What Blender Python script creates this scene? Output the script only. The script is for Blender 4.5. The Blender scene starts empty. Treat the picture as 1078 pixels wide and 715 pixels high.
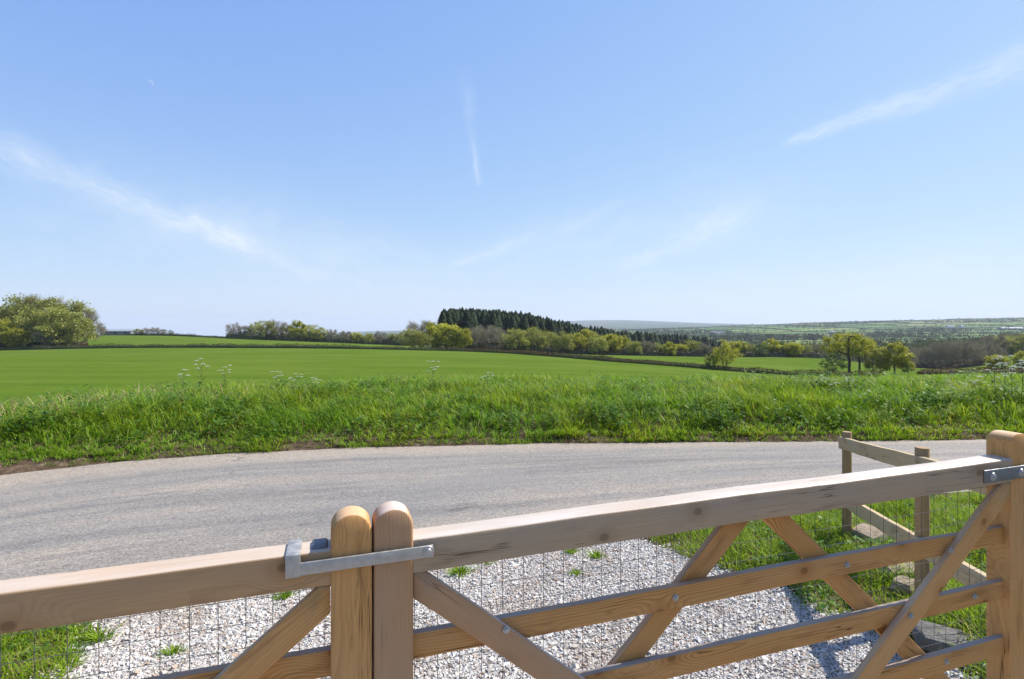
import bpy, bmesh, math, random
import numpy as np
from mathutils import Vector, Matrix

random.seed(7)
RNG = np.random.default_rng(7)
SC = bpy.context.scene
COL = SC.collection
F, CX, HY, EYE = 600.0, 539.0, 342.0, 1.62          # focal length in photo pixels, centre column, horizon row, eye height
R = math.radians

# ------------------------------------------------------------------ helpers
def tag(o, label=None, cat=None, group=None, kind=None):
    if label: o['label'] = label
    if cat: o['category'] = cat
    if group: o['group'] = group
    if kind: o['kind'] = kind
    return o

def empty(name, loc=(0, 0, 0), rz=0.0):
    o = bpy.data.objects.new(name, None)
    COL.objects.link(o)
    o.location = loc
    o.rotation_euler = (0, 0, rz)
    o.empty_display_size = .2
    return o

def link(name, me, mat=None, parent=None, loc=None, rot=None):
    o = bpy.data.objects.new(name, me)
    COL.objects.link(o)
    if mat is not None and len(me.materials) == 0:
        me.materials.append(mat)
    if parent is not None: o.parent = parent
    if loc is not None: o.location = loc
    if rot is not None: o.rotation_euler = rot
    return o

def mesh_np(name, V, faces, smooth=False):
    """faces: list of integer arrays (n,k)"""
    me = bpy.data.meshes.new(name)
    V = np.ascontiguousarray(V, dtype=np.float32)
    me.vertices.add(len(V)); me.vertices.foreach_set('co', V.ravel())
    tot = np.concatenate([np.full(len(f), f.shape[1], dtype=np.int32) for f in faces])
    idx = np.concatenate([f.astype(np.int32).ravel() for f in faces])
    start = np.concatenate([[0], np.cumsum(tot)[:-1]]).astype(np.int32)
    me.loops.add(len(idx)); me.loops.foreach_set('vertex_index', idx)
    me.polygons.add(len(tot)); me.polygons.foreach_set('loop_start', start)
    me.polygons.foreach_set('loop_total', tot)
    me.polygons.foreach_set('use_smooth', np.full(len(tot), smooth, dtype=bool))
    me.update(calc_edges=True)
    return me

def float_attr(me, name, vals):
    a = me.attributes.new(name, 'FLOAT', 'POINT')
    a.data.foreach_set('value', np.ascontiguousarray(vals, dtype=np.float32))

def dup(root, loc, rz, scale=(1, 1, 1), label=None, group=None):
    r = root.copy(); COL.objects.link(r)
    r.location = loc; r.rotation_euler = (0, 0, rz); r.scale = scale
    if label: r['label'] = label
    if group: r['group'] = group
    for ch in list(root.children):
        c = ch.copy(); COL.objects.link(c); c.parent = r
        for g in ch.children:
            d = g.copy(); COL.objects.link(d); d.parent = c
    return r

def sst(a, b, x):
    t = np.clip((x - a) / (b - a), 0, 1)
    return t * t * (3 - 2 * t)

_grids = {}
def vnoise(x, y, seed=0):
    g = _grids.get(seed)
    if g is None:
        g = np.random.default_rng(1000 + seed).random((128, 128)); _grids[seed] = g
    xi = np.floor(x).astype(int); yi = np.floor(y).astype(int)
    fx = x - xi; fy = y - yi
    fx = fx * fx * (3 - 2 * fx); fy = fy * fy * (3 - 2 * fy)
    a = g[xi % 128, yi % 128]; b = g[(xi + 1) % 128, yi % 128]
    c = g[xi % 128, (yi + 1) % 128]; d = g[(xi + 1) % 128, (yi + 1) % 128]
    return (a * (1 - fx) + b * fx) * (1 - fy) + (c * (1 - fx) + d * fx) * fy

# ------------------------------------------------------------------ terrain
def curve(pts):
    xs = np.array([p[0] for p in pts], float); ys = np.array([p[1] for p in pts], float)
    g = np.linspace(-400, 400, 16001)
    v = np.interp(g, xs, ys)
    k = np.hanning(41); k /= k.sum()
    v = np.convolve(np.pad(v, 20, mode='edge'), k, 'valid')
    return lambda x: np.interp(x, g, v)
ROAD_FAR = curve([(-400, -300), (-14, -20), (-11.6, -6), (-10, 1), (-8.8, 4.6), (-7.8, 6.4), (-6.7, 7.55), (-5.6, 8.25), (-4.2, 8.75), (-2.9, 9.08), (0, 9.42), (5.6, 9.62), (8.3, 9.77), (20, 10.6), (60, 13), (400, 30)])
ROAD_NEAR = curve([(-400, -310), (-14, -40), (-9, -12), (-7.4, -3), (-6.2, 1), (-5.0, 2.9), (-4, 3.6), (-3, 4.1), (-1.8, 4.5), (1.3, 5.55), (3.2, 6.2), (5.3, 6.75), (10, 7.2), (20, 7.7), (60, 10), (400, 27)])

CP = []
def cp(Y, *pp):
    for px, py in pp: CP.append((px, py, Y))
cp(20, (-150, 404), (100, 404), (300, 404), (540, 404), (800, 405), (1000, 405), (1230, 405))
cp(30, (-150, 396), (100, 396), (300, 396.5), (540, 397), (800, 400), (1000, 401), (1230, 401))
cp(60, (-150, 382), (100, 383), (300, 384), (540, 387), (700, 394), (850, 400), (1000, 401), (1230, 401))
cp(110, (0, 374.5), (200, 373), (400, 375), (540, 378))
cp(180, (-150, 369.5), (0, 369), (100, 367), (250, 366.5), (400, 368))
for px, py, Y in [(470, 369.5, 178), (540, 372.5, 160), (600, 377, 142), (640, 380.5, 130), (700, 385, 116), (760, 390, 108), (850, 396, 100),
                  (970, 394.5, 104), (1078, 393, 108), (1230, 392, 110)]:
    CP.append((px, py, Y))
cp(195, (460, 369.3), (540, 371), (600, 373), (640, 374), (700, 375.2), (780, 376), (860, 377))
cp(330, (-150, 352), (0, 352), (100, 353.3), (180, 353.8), (230, 356), (330, 359.8), (400, 363))
cp(600, (-150, 355), (0, 356), (100, 357), (300, 363), (400, 367))
for px, py, Y in [(470, 366, 300), (540, 372, 320), (600, 376, 350), (680, 380, 400), (760, 381, 450), (900, 385, 300), (860, 380, 450), (930, 390, 150),
                  (960, 387, 200), (1000, 388.5, 220), (1040, 380, 240), (1000, 382, 330), (1070, 374, 260), (1150, 372, 280), (1000, 375, 450), (1100, 371, 450), (1230, 370, 450)]:
    CP.append((px, py, Y))
cp(900, (0, 360), (200, 363), (400, 366), (500, 366), (600, 366), (700, 361), (800, 361), (900, 360), (1000, 359.5), (1078, 358), (1230, 357))
cp(1600, (0, 359), (200, 360), (400, 358), (600, 356), (700, 352.5), (800, 351), (900, 348.5), (1000, 347), (1078, 345.5), (1230, 344))
cp(2800, (0, 358.5), (200, 358.5), (400, 353), (600, 349), (700, 346.5), (780, 343.5), (850, 340.5), (950, 338), (1078, 334.8), (1230, 333))
cp(4500, (0, 358), (200, 358), (400, 352), (600, 347), (700, 345.5), (780, 344.5), (950, 342.5), (1078, 341.5), (1230, 341))
cp(9000, (-150, 357), (0, 357), (200, 356), (380, 349), (430, 348), (550, 341), (600, 338), (650, 337), (700, 338.5), (760, 341.2), (900, 342), (1078, 342), (1230, 342))
cp(16000, (-150, 357), (200, 356), (430, 350), (600, 343), (800, 343), (1078, 343))
_C = np.array(CP)
_P = np.stack([_C[:, 0] / 260.0, np.log(_C[:, 2]) * 1.6], 1)
_S = (_C[:, 1] - HY) / F
def _phi(d2): return np.where(d2 > 1e-12, .5 * d2 * np.log(np.maximum(d2, 1e-12)), 0)
_n = len(_C)
_A = np.zeros((_n + 3, _n + 3))
_A[:_n, :_n] = _phi(((_P[:, None] - _P[None]) ** 2).sum(-1)) + np.eye(_n) * 1e-4
_A[:_n, _n] = 1; _A[:_n, _n + 1:] = _P; _A[_n:, :_n] = _A[:_n, _n:].T
_W = np.linalg.solve(_A, np.concatenate([_S, np.zeros(3)]))
def far_height(X, Y):
    r = np.hypot(X, Y)
    th = np.clip(np.arctan2(X, Y), -R(49), R(49))
    D = np.clip(r * np.cos(th), 16, 16000)
    q = np.stack([np.clip((CX + F * np.tan(th)), -150, 1230) / 260.0, np.log(D) * 1.6], -1)
    out = np.empty(len(q))
    for i in range(0, len(q), 40000):
        qq = q[i:i + 40000]
        d2 = ((qq[:, None] - _P[None]) ** 2).sum(-1)
        out[i:i + 40000] = _phi(d2) @ _W[:_n] + _W[_n] + qq @ _W[_n + 1:]
    return EYE - out * D
def drive_edges(Y):
    left = np.interp(Y, [-10, 1, 2, 2.9, 3.5, 4.3], [-2.2, -2.1, -2.15, -2.3, -2.55, -3.1])
    right = np.interp(Y, [-10, 1.5, 2.4, 3.0, 3.5, 3.87, 4.3, 5.2, 5.8], [2.4, 2.4, 2.3, 2.15, 2.02, 1.88, 1.65, 1.2, .95])
    return left, right
def height(X, Y):
    X = np.asarray(X, float); Y = np.asarray(Y, float)
    shp = X.shape; X = X.ravel(); Y = Y.ravel()
    yf = ROAD_FAR(X); yn = ROAD_NEAR(X)
    t = np.clip((Y - 1.3) / np.maximum(yn - 1.6, .8), 0, 1)
    t = t * t * (3 - 2 * t) * .45 + t * .55
    z_near = -.35 * t
    l, r_ = drive_edges(Y)
    side = np.maximum(sst(0, .5, l - X), sst(0, .5, X - r_)) * sst(.15, .7, yn - Y)
    z_near = z_near + side * (.05 + .05 * vnoise(X * 1.3, Y * 1.3, 1))
    d = Y - yf
    z_verge = -.35 + .09 * sst(.10, .24, d) + .27 * sst(.25, 1.8, d) + .10 * sst(1.8, 3.6, d) + .10 * (vnoise(X * .7, Y * .9, 2) - .5) * sst(.3, 1.2, d)
    z = np.where(d < 0, np.where(Y < yn, z_near, -.35), z_verge)
    m = sst(4.8, 12, d)
    k = m > 0
    if k.any():
        z[k] = z[k] * (1 - m[k]) + far_height(X[k], Y[k]) * m[k]
    return z.reshape(shp)
def H1(x, y): return float(height(np.array([x]), np.array([y]))[0])
def X_at(px, Y): return (px - CX) / F * Y

# ------------------------------------------------------------------ materials
class NT:
    def __init__(s, name):
        s.m = bpy.data.materials.new(name); s.m.use_nodes = True
        s.t = s.m.node_tree; s.t.nodes.clear()
        s.out = s.t.nodes.new('ShaderNodeOutputMaterial')
    def n(s, typ, **kw):
        nd = s.t.nodes.new(typ)
        for k, v in kw.items():
            if k.startswith('i_'):
                nd.inputs[k[2:].replace('_', ' ')].default_value = v
            else: setattr(nd, k, v)
        return nd
    def l(s, a, b): s.t.links.new(a, b)
    def put(s, sock, v):
        if hasattr(v, 'is_output') or isinstance(v, bpy.types.NodeSocket): s.l(v, sock)
        else: sock.default_value = v
    def math(s, op, a, b=0.0, c=0.0, clamp=False):
        nd = s.t.nodes.new('ShaderNodeMath'); nd.operation = op; nd.use_clamp = clamp
        s.put(nd.inputs[0], a); s.put(nd.inputs[1], b); s.put(nd.inputs[2], c)
        return nd.outputs[0]
    def vmath(s, op, a, b=None, out=0):
        nd = s.t.nodes.new('ShaderNodeVectorMath'); nd.operation = op
        s.put(nd.inputs[0], a)
        if b is not None: s.put(nd.inputs[1], b)
        return nd.outputs[out]
    def mapr(s, v, a, b, c=0.0, d=1.0, interp='SMOOTHSTEP'):
        nd = s.t.nodes.new('ShaderNodeMapRange'); nd.interpolation_type = interp
        s.put(nd.inputs[0], v)
        for i, x in enumerate((a, b, c, d)): nd.inputs[i + 1].default_value = x
        return nd.outputs[0]
    def mix(s, f, a, b, typ='MIX'):
        nd = s.t.nodes.new('ShaderNodeMix'); nd.data_type = 'RGBA'; nd.blend_type = typ
        s.put(nd.inputs[0], f)
        for i, x in ((6, a), (7, b)):
            if isinstance(x, (tuple, list)) and len(x) == 3: x = (*x, 1)
            s.put(nd.inputs[i], x)
        return nd.outputs[2]
    def noise(s, vec, scale, detail=3.0, rough=.55, out='Fac', dist=0.0):
        nd = s.t.nodes.new('ShaderNodeTexNoise')
        if vec is not None: s.l(vec, nd.inputs['Vector'])
        nd.inputs['Scale'].default_value = scale; nd.inputs['Detail'].default_value = detail
        nd.inputs['Roughness'].default_value = rough; nd.inputs['Distortion'].default_value = dist
        return nd.outputs[out]
    def ramp(s, v, stops, interp='LINEAR'):
        nd = s.t.nodes.new('ShaderNodeValToRGB'); cr = nd.color_ramp; cr.interpolation = interp
        while len(cr.elements) < len(stops): cr.elements.new(.5)
        for e, (p, c) in zip(cr.elements, stops):
            e.position = p; e.color = (*c, 1)
        s.put(nd.inputs[0], v); return nd.outputs[0]
    def attr(s, name, out='Fac'):
        nd = s.t.nodes.new('ShaderNodeAttribute'); nd.attribute_name = name; return nd.outputs[out]
    def tc(s, out): return s.n('ShaderNodeTexCoord').outputs[out]
    def pos(s): return s.n('ShaderNodeNewGeometry').outputs['Position']
    def island(s): return s.n('ShaderNodeNewGeometry').outputs['Random Per Island']
    def objrand(s): return s.n('ShaderNodeObjectInfo').outputs['Random']
    def scale(s, vec, v):
        return s.vmath('MULTIPLY', vec, v)
    def bump(s, h, strength, dist=.01):
        nd = s.n('ShaderNodeBump'); nd.inputs['Strength'].default_value = strength; nd.inputs['Distance'].default_value = dist
        s.l(h, nd.inputs['Height']); return nd.outputs[0]
    def principled(s, col, rough=.7, spec=.3, metal=0.0, normal=None):
        p = s.n('ShaderNodeBsdfPrincipled')
        if isinstance(col, (tuple, list)) and len(col) == 3: col = (*col, 1)
        s.put(p.inputs['Base Color'], col); s.put(p.inputs['Roughness'], rough)
        s.put(p.inputs['Specular IOR Level'], spec); s.put(p.inputs['Metallic'], metal)
        if normal is not None: s.l(normal, p.inputs['Normal'])
        return p
    def done(s, sh):
        s.l(sh.outputs[0], s.out.inputs['Surface']); return s.m

def leaf_material(name, stops, obj_shift=.25, trans=.35, rough=.5, sp=.25, patch=None):
    t = NT(name)
    c = t.ramp(t.island(), stops)
    if patch:
        f = t.noise(t.pos(), patch[0], 3)
        c = t.mix(t.mapr(f, .42, .62), c, t.mix(1.0, c, patch[1], 'MULTIPLY'))
    v = t.math('ADD', t.math('MULTIPLY', t.objrand(), obj_shift), 1 - obj_shift / 2)
    hs = t.n('ShaderNodeHueSaturation')
    t.l(c, hs.inputs['Color']); t.l(v, hs.inputs['Value'])
    hs.inputs['Hue'].default_value = .5
    col = hs.outputs[0]
    p = t.principled(col, rough, sp)
    tr = t.n('ShaderNodeBsdfTranslucent')
    t.l(t.mix(1.0, col, (1.0, 1.0, .55), 'MULTIPLY'), tr.inputs['Color'])
    mx = t.n('ShaderNodeMixShader'); mx.inputs[0].default_value = trans
    t.l(p.outputs[0], mx.inputs[1]); t.l(tr.outputs[0], mx.inputs[2])
    return t.done(mx)

def wood_material(name, light, dark, grey, grey_amt, ring=.0048, knot=1.0, rough=.68, spec=.25, amp0=.12, top=None):
    t = NT(name)
    o = t.tc('Object')
    rnd = t.objrand()
    off = t.n('ShaderNodeCombineXYZ')
    t.l(t.math('MULTIPLY', rnd, 37.0), off.inputs[0])
    t.l(t.math('ADD', t.math('MULTIPLY', t.math('FRACT', t.math('MULTIPLY', rnd, 17.3)), .09), -.02), off.inputs[1])
    t.l(t.math('ADD', t.math('MULTIPLY', t.math('FRACT', t.math('MULTIPLY', rnd, 53.7)), .14), -.07), off.inputs[2])
    p = t.vmath('ADD', o, off.outputs[0])
    # knots (through the face, spread along the board)
    ks = t.n('ShaderNodeSeparateXYZ'); t.l(p, ks.inputs[0])
    kc2 = t.n('ShaderNodeCombineXYZ'); t.l(t.math('MULTIPLY', ks.outputs[0], 4.2), kc2.inputs[0]); t.l(t.math('MULTIPLY', ks.outputs[2], 5.6), kc2.inputs[1])
    kv = kc2.outputs[0]
    vo = t.n('ShaderNodeTexVoronoi'); vo.voronoi_dimensions = '2D'; vo.inputs['Scale'].default_value = 1.0
    t.l(kv, vo.inputs['Vector'])
    kd = vo.outputs['Distance']
    kbump = t.mapr(kd, .36, .0, 0, 1)
    warp = t.noise(t.scale(p, (1.5, 9, 9)), 1.0, 2)
    warp2 = t.noise(t.scale(p, (5, 30, 30)), 1.0, 2)
    sx = t.n('ShaderNodeSeparateXYZ'); t.l(p, sx.inputs[0])
    r = t.math('SQRT', t.math('ADD', t.math('POWER', sx.outputs[1], 2.0), t.math('POWER', sx.outputs[2], 2.0)))
    r = t.math('ADD', r, t.math('MULTIPLY', warp, .045))
    r = t.math('ADD', r, t.math('MULTIPLY', warp2, .006))
    r = t.math('ADD', r, t.math('MULTIPLY', kbump, .022 * knot))
    fr = t.math('FRACT', t.math('MULTIPLY', r, 1 / ring))
    late = t.math('MULTIPLY', t.mapr(fr, .25, .92), t.mapr(fr, 1.0, .93))
    fibre = t.noise(t.scale(p, (10, 420, 420)), 1.0, 2)
    blot = t.noise(t.scale(p, (3.0, 12, 12)), 1.0, 3)
    amp = t.mapr(t.noise(t.scale(p, (2.5, 40, 40)), 1.0, 3), .3, .7, amp0, amp0 + .48)
    c = t.mix(t.math('MULTIPLY', late, amp), light, dark)
    c = t.mix(t.mapr(fibre, .3, .75, 0, .32), c, t.mix(1.0, c, (.62, .58, .55), 'MULTIPLY'))
    gm = t.math('MULTIPLY', t.mapr(blot, .3, .68), grey_amt)
    c = t.mix(gm, c, grey)
    # knots themselves
    kc = t.math('MULTIPLY', t.mapr(kd, .070, .035), .8 * knot)
    c = t.mix(kc, c, tuple(x * .38 for x in dark))
    kh = t.math('MULTIPLY', t.mapr(kd, .22, .06), .45 * knot)
    c = t.mix(kh, c, dark)
    # stains
    st = t.noise(t.scale(p, (4, 16, 22)), 1.0, 4, .6)
    c = t.mix(t.mapr(st, .54, .72, 0, .55), c, t.mix(1.0, c, (.5, .46, .42), 'MULTIPLY'))
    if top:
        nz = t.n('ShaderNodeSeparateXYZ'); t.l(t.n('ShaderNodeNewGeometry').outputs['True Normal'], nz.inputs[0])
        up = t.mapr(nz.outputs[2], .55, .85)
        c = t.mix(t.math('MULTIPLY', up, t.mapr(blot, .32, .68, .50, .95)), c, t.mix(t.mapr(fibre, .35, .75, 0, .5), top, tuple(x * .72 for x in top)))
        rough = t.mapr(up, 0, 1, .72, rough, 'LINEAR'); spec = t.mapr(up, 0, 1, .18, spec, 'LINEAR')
    ck = t.noise(t.scale(p, (1.1, 34, 34)), 1.0, 3, .5)
    cm = t.math('MULTIPLY', t.mapr(t.math('ABSOLUTE', t.math('ADD', ck, -.54)), .010, .002), t.mapr(t.noise(t.scale(p, (2.2, 3, 3)), 1.0, 2), .52, .60))
    c = t.mix(t.math('MULTIPLY', cm, .75), c, tuple(x * .25 for x in dark))
    h = t.math('ADD', t.math('MULTIPLY', fibre, .6), t.math('MULTIPLY', late, .5))
    return t.done(t.principled(c, rough, spec, 0, t.bump(h, .35, .0008)))

M = {}
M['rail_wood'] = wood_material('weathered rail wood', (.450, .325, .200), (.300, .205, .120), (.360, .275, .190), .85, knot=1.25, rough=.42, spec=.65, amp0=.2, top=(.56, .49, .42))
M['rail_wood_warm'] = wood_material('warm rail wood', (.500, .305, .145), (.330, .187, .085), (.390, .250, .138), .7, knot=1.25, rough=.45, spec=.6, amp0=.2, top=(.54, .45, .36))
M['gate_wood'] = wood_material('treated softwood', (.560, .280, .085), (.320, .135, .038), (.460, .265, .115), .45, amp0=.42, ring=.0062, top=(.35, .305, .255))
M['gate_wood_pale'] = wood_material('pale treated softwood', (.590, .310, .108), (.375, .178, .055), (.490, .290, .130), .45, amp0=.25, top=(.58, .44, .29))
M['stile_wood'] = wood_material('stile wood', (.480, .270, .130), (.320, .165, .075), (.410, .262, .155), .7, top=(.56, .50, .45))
M['fence_wood'] = wood_material('sawn fence wood', (.470, .345, .180), (.310, .215, .105), (.390, .315, .200), .75, ring=.005)
M['post_wood'] = wood_material('round post wood', (.360, .225, .095), (.200, .115, .045), (.270, .195, .110), .6)

def metal_mat(name, col, rough):
    t = NT(name)
    o = t.tc('Object')
    n1 = t.noise(o, 60, 3); n2 = t.noise(o, 14, 3)
    c = t.mix(t.mapr(n1, .35, .65), tuple(x * .8 for x in col), col)
    c = t.mix(t.mapr(n2, .5, .72, 0, .5), c, tuple(x * .55 for x in col))
    return t.done(t.principled(c, t.mapr(n1, .3, .7, rough - .08, rough + .12), .5, .6))
M['galv'] = metal_mat('galvanised steel', (.44, .425, .39), .5)
M['galv_dark'] = metal_mat('dull galvanised steel', (.24, .24, .235), .6)

M['bolt'] = metal_mat('bolt steel', (.45, .44, .42), .4)

def road_mat():
    t = NT('old tarmac')
    g = t.tc('UV'); sx = t.n('ShaderNodeSeparateXYZ'); t.l(g, sx.inputs[0])
    u, v = sx.outputs[0], sx.outputs[1]
    p = t.pos()
    cb = t.n('ShaderNodeCombineXYZ'); t.l(u, cb.inputs[0]); t.l(t.math('MULTIPLY', v, 4.2), cb.inputs[1])
    q = cb.outputs[0]
    streak = t.noise(t.scale(q, (.22, 2.6, 1)), 1.0, 4, .6)
    streak2 = t.noise(t.scale(q, (.5, 7, 1)), 1.0, 4, .6)
    c = t.ramp(streak, [(.34, (.172, .160, .147)), (.5, (.232, .214, .190)), (.66, (.275, .242, .203))])
    c = t.mix(t.mapr(streak2, .52, .68, 0, .6), c, (.152, .148, .142))
    # wheel tracks
    tr = t.math('ADD', t.mapr(t.math('ABSOLUTE', t.math('ADD', v, -.36)), .13, .02), t.mapr(t.math('ABSOLUTE', t.math('ADD', v, -.74)), .11, .02))
    c = t.mix(t.math('MULTIPLY', tr, .22), c, (.186, .180, .170))
    # dust and grit at the edges
    dn = t.noise(q, 1.6, 4, .65)
    ed = t.math('MULTIPLY', t.mapr(t.math('ADD', v, t.math('MULTIPLY', dn, .12)), .84, 1.0), 1.0)
    c = t.mix(t.math('MULTIPLY', ed, .85), c, (.31, .262, .210))
    en = t.mapr(t.math('ADD', v, t.math('MULTIPLY', dn, -.30)), .12, -.06)
    c = t.mix(t.math('MULTIPLY', en, .55), c, (.27, .235, .195))
    # chippings
    vo = t.n('ShaderNodeTexVoronoi'); vo.inputs['Scale'].default_value = 70; t.l(p, vo.inputs['Vector'])
    sp = t.n('ShaderNodeSeparateColor'); t.l(vo.outputs['Color'], sp.inputs[0])
    c = t.mix(1.0, c, t.ramp(sp.outputs[0], [(0, (.56, .56, .56)), (.25, (.86, .86, .86)), (.7, (1.02, 1.0, .98)), (1, (1.30, 1.27, 1.23))]), 'MULTIPLY')
    fn = t.noise(p, 25, 4, .7)
    c = t.mix(t.mapr(fn, .5, .72, 0, .35), c, t.mix(1.0, c, (.66, .65, .65), 'MULTIPLY'))
    # worn dark patches near the drive
    pn = t.noise(t.scale(q, (.8, 2.2, 1)), 1.0, 5, .7)
    c = t.mix(t.math('MULTIPLY', t.mapr(pn, .60, .66), t.mapr(v, .42, .15)), c, t.mix(1.0, c, (.60, .60, .62), 'MULTIPLY'))
    bp = t.noise(t.scale(q, (.35, .7, 1)), 1.0, 5, .6)
    c = t.mix(t.mapr(bp, .50, .66, 0, .35), c, (.165, .160, .154))
    c = t.mix(t.mapr(bp, .46, .30, 0, .22), c, (.29, .25, .205))
    # cracks
    vc = t.n('ShaderNodeTexVoronoi'); vc.feature = 'DISTANCE_TO_EDGE'; vc.inputs['Scale'].default_value = .9
    wq = t.vmath('ADD', t.scale(q, (.45, 1.4, 1)), t.scale(t.noise(q, 2.5, 4, .6, 'Color'), (.9, .9, 0)))
    t.l(wq, vc.inputs['Vector'])
    c = t.mix(t.math('MULTIPLY', t.mapr(vc.outputs['Distance'], .010, .002), t.mapr(t.noise(q, .6, 2), .5, .6, 0, .55)), c, (.07, .068, .068))
    h = t.math('ADD', t.math('MULTIPLY', vo.outputs['Distance'], -.5), t.math('MULTIPLY', fn, 1.2))
    return t.done(t.principled(c, .85, .25, 0, t.bump(h, .6, .006)))
M['road'] = road_mat()

def ground_mat():
    t = NT('ground')
    p = t.pos()
    n1 = t.noise(p, 9, 5, .65); n2 = t.noise(p, .06, 4); n3 = t.noise(p, 1.1, 4, .6)
    soil = t.ramp(n1, [(.3, (.045, .030, .020)), (.55, (.095, .066, .044)), (.75, (.19, .145, .105))])
    # crop: drill rows run across the slope
    nrow = t.noise(t.scale(p, (.018, .30, .3)), 1.0, 4, .6)
    ncl = t.noise(p, .55, 5, .7)
    nfi = t.noise(t.scale(p, (3, 1.5, 2)), 1.0, 5, .75)
    crop = t.ramp(n2, [(.3, (.062, .112, .014)), (.7, (.094, .144, .019))])
    crop = t.mix(t.mapr(nrow, .35, .65, 0, .5), crop, (.104, .148, .020))
    crop = t.mix(t.mapr(ncl, .45, .7, 0, .35), crop, (.050, .094, .013))
    crop = t.mix(t.mapr(t.noise(t.scale(p, (.05, .11, .1)), 1.0, 4, .6), .42, .66, 0, .45), crop, (.128, .162, .034))
    crop = t.mix(t.mapr(nfi, .35, .7, 0, .45), crop, t.mix(1.0, crop, (.62, .66, .6), 'MULTIPLY'))
    turf = t.ramp(n3, [(.3, (.045, .090, .014)), (.6, (.080, .130, .020)), (.8, (.15, .14, .06))])
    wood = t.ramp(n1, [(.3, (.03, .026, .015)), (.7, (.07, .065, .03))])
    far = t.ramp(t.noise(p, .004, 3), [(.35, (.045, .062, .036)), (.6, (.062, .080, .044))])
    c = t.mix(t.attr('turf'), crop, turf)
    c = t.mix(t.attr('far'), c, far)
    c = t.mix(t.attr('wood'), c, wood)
    c = t.mix(t.attr('soil'), c, soil)
    return t.done(t.principled(c, 1.0, 0.0, 0, t.bump(t.math('ADD', n1, nfi), .5, .03)))
M['ground'] = ground_mat()

def gravel_bed_mat():
    t = NT('gravel bed')
    p = t.pos()
    vo = t.n('ShaderNodeTexVoronoi'); vo.inputs['Scale'].default_value = 48; t.l(p, vo.inputs['Vector'])
    sp = t.n('ShaderNodeSeparateColor'); t.l(vo.outputs['Color'], sp.inputs[0])
    c = t.ramp(sp.outputs[0], [(0, (.12, .10, .09)), (.3, (.32, .29, .26)), (1, (.52, .49, .46))])
    d = t.noise(p, 1.6, 4, .6)
    c = t.mix(t.mapr(d, .5, .7, 0, .6), c, (.16, .12, .085))
    return t.done(t.principled(c, .85, .3, 0, t.bump(t.math('MULTIPLY', vo.outputs['Distance'], -1), .9, .012)))
M['gravel_bed'] = gravel_bed_mat()

def chip_mat():
    t = NT('limestone chippings')
    c = t.ramp(t.island(), [(0, (.16, .14, .125)), (.03, (.25, .21, .175)), (.08, (.40, .29, .21)), (.18, (.40, .37, .335)), (.45, (.46, .435, .392)), (.8, (.54, .515, .472)), (1, (.65, .63, .59))])
    p = t.pos()
    n = t.noise(p, 120, 3)
    c = t.mix(t.mapr(n, .35, .7, 0, .3), c, t.mix(1.0, c, (.72, .66, .6), 'MULTIPLY'))
    d = t.noise(p, 1.8, 4, .6)
    c = t.mix(t.mapr(d, .48, .68, 0, .55), c, t.mix(1.0, c, (.62, .52, .42), 'MULTIPLY'))
    return t.done(t.principled(c, .7, .35))
M['chips'] = chip_mat()

def rock_mat(name, a, b):
    t = NT(name)
    o = t.tc('Object')
    n = t.noise(o, 9, 5, .65); n2 = t.noise(o, 40, 4, .7)
    c = t.ramp(n, [(.3, a), (.7, b)])
    c = t.mix(t.mapr(n2, .4, .7, 0, .5), c, t.mix(1.0, c, (.55, .55, .5), 'MULTIPLY'))
    c = t.mix(t.mapr(t.noise(o, 5, 3), .55, .7, 0, .5), c, (.16, .17, .07))
    return t.done(t.principled(c, .85, .25, 0, t.bump(t.math('ADD', n, n2), .8, .02)))
M['rock'] = rock_mat('sandstone', (.20, .15, .10), (.42, .34, .25))
M['rock_dark'] = rock_mat('slate', (.08, .075, .068), (.24, .23, .21))

M['grass'] = leaf_material('verge grass', [(0, (.072, .160, .010)), (.35, (.148, .285, .015)), (.72, (.235, .392, .026)), (.95, (.330, .445, .055)), (.98, (.38, .36, .12)), (1, (.48, .41, .20))],
                           0, .48, .45, .22, (.55, (1.25, 1.04, .8)))
M['weed'] = leaf_material('broad leaves', [(0, (.040, .110, .012)), (.5, (.085, .185, .020)), (.9, (.150, .260, .034)), (1, (.24, .28, .06))], 0, .42, .5, .2)
M['lawn'] = leaf_material('rough lawn', [(0, (.105, .180, .012)), (.4, (.190, .310, .014)), (.8, (.265, .385, .022)), (.94, (.34, .37, .06)), (1, (.44, .38, .17))], 0, .48, .55, .12)
M['bright_leaf'] = leaf_material('fresh oak leaf', [(0, (.235, .248, .022)), (.5, (.405, .400, .036)), (1, (.54, .51, .07))], .3, .35, .55)
M['mid_leaf'] = leaf_material('spring leaf', [(0, (.165, .195, .034)), (.5, (.300, .320, .060)), (.85, (.39, .38, .10)), (1, (.42, .35, .18))], .35, .32, .6)
M['green_leaf'] = leaf_material('green leaf', [(0, (.050, .100, .018)), (.6, (.105, .165, .030)), (1, (.19, .22, .05))], .3, .3, .55)
M['bud_leaf'] = leaf_material('budding twig', [(0, (.150, .128, .110)), (.45, (.27, .238, .205)), (.7, (.32, .28, .235)), (.85, (.27, .25, .10)), (1, (.34, .31, .11))], .3, .15, .8, .1)
M['needle'] = leaf_material('conifer needle', [(0, (.014, .028, .010)), (.6, (.032, .056, .018)), (1, (.064, .088, .028))], .35, .1, .7, .1)
M['hedge_leaf'] = leaf_material('hedge', [(0, (.055, .040, .026)), (.35, (.10, .070, .046)), (.6, (.13, .10, .055)), (.75, (.07, .09, .025)), (1, (.14, .16, .04))], 0, .2, .7, .1, (.09, (1.1, .8, .75)))
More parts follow.
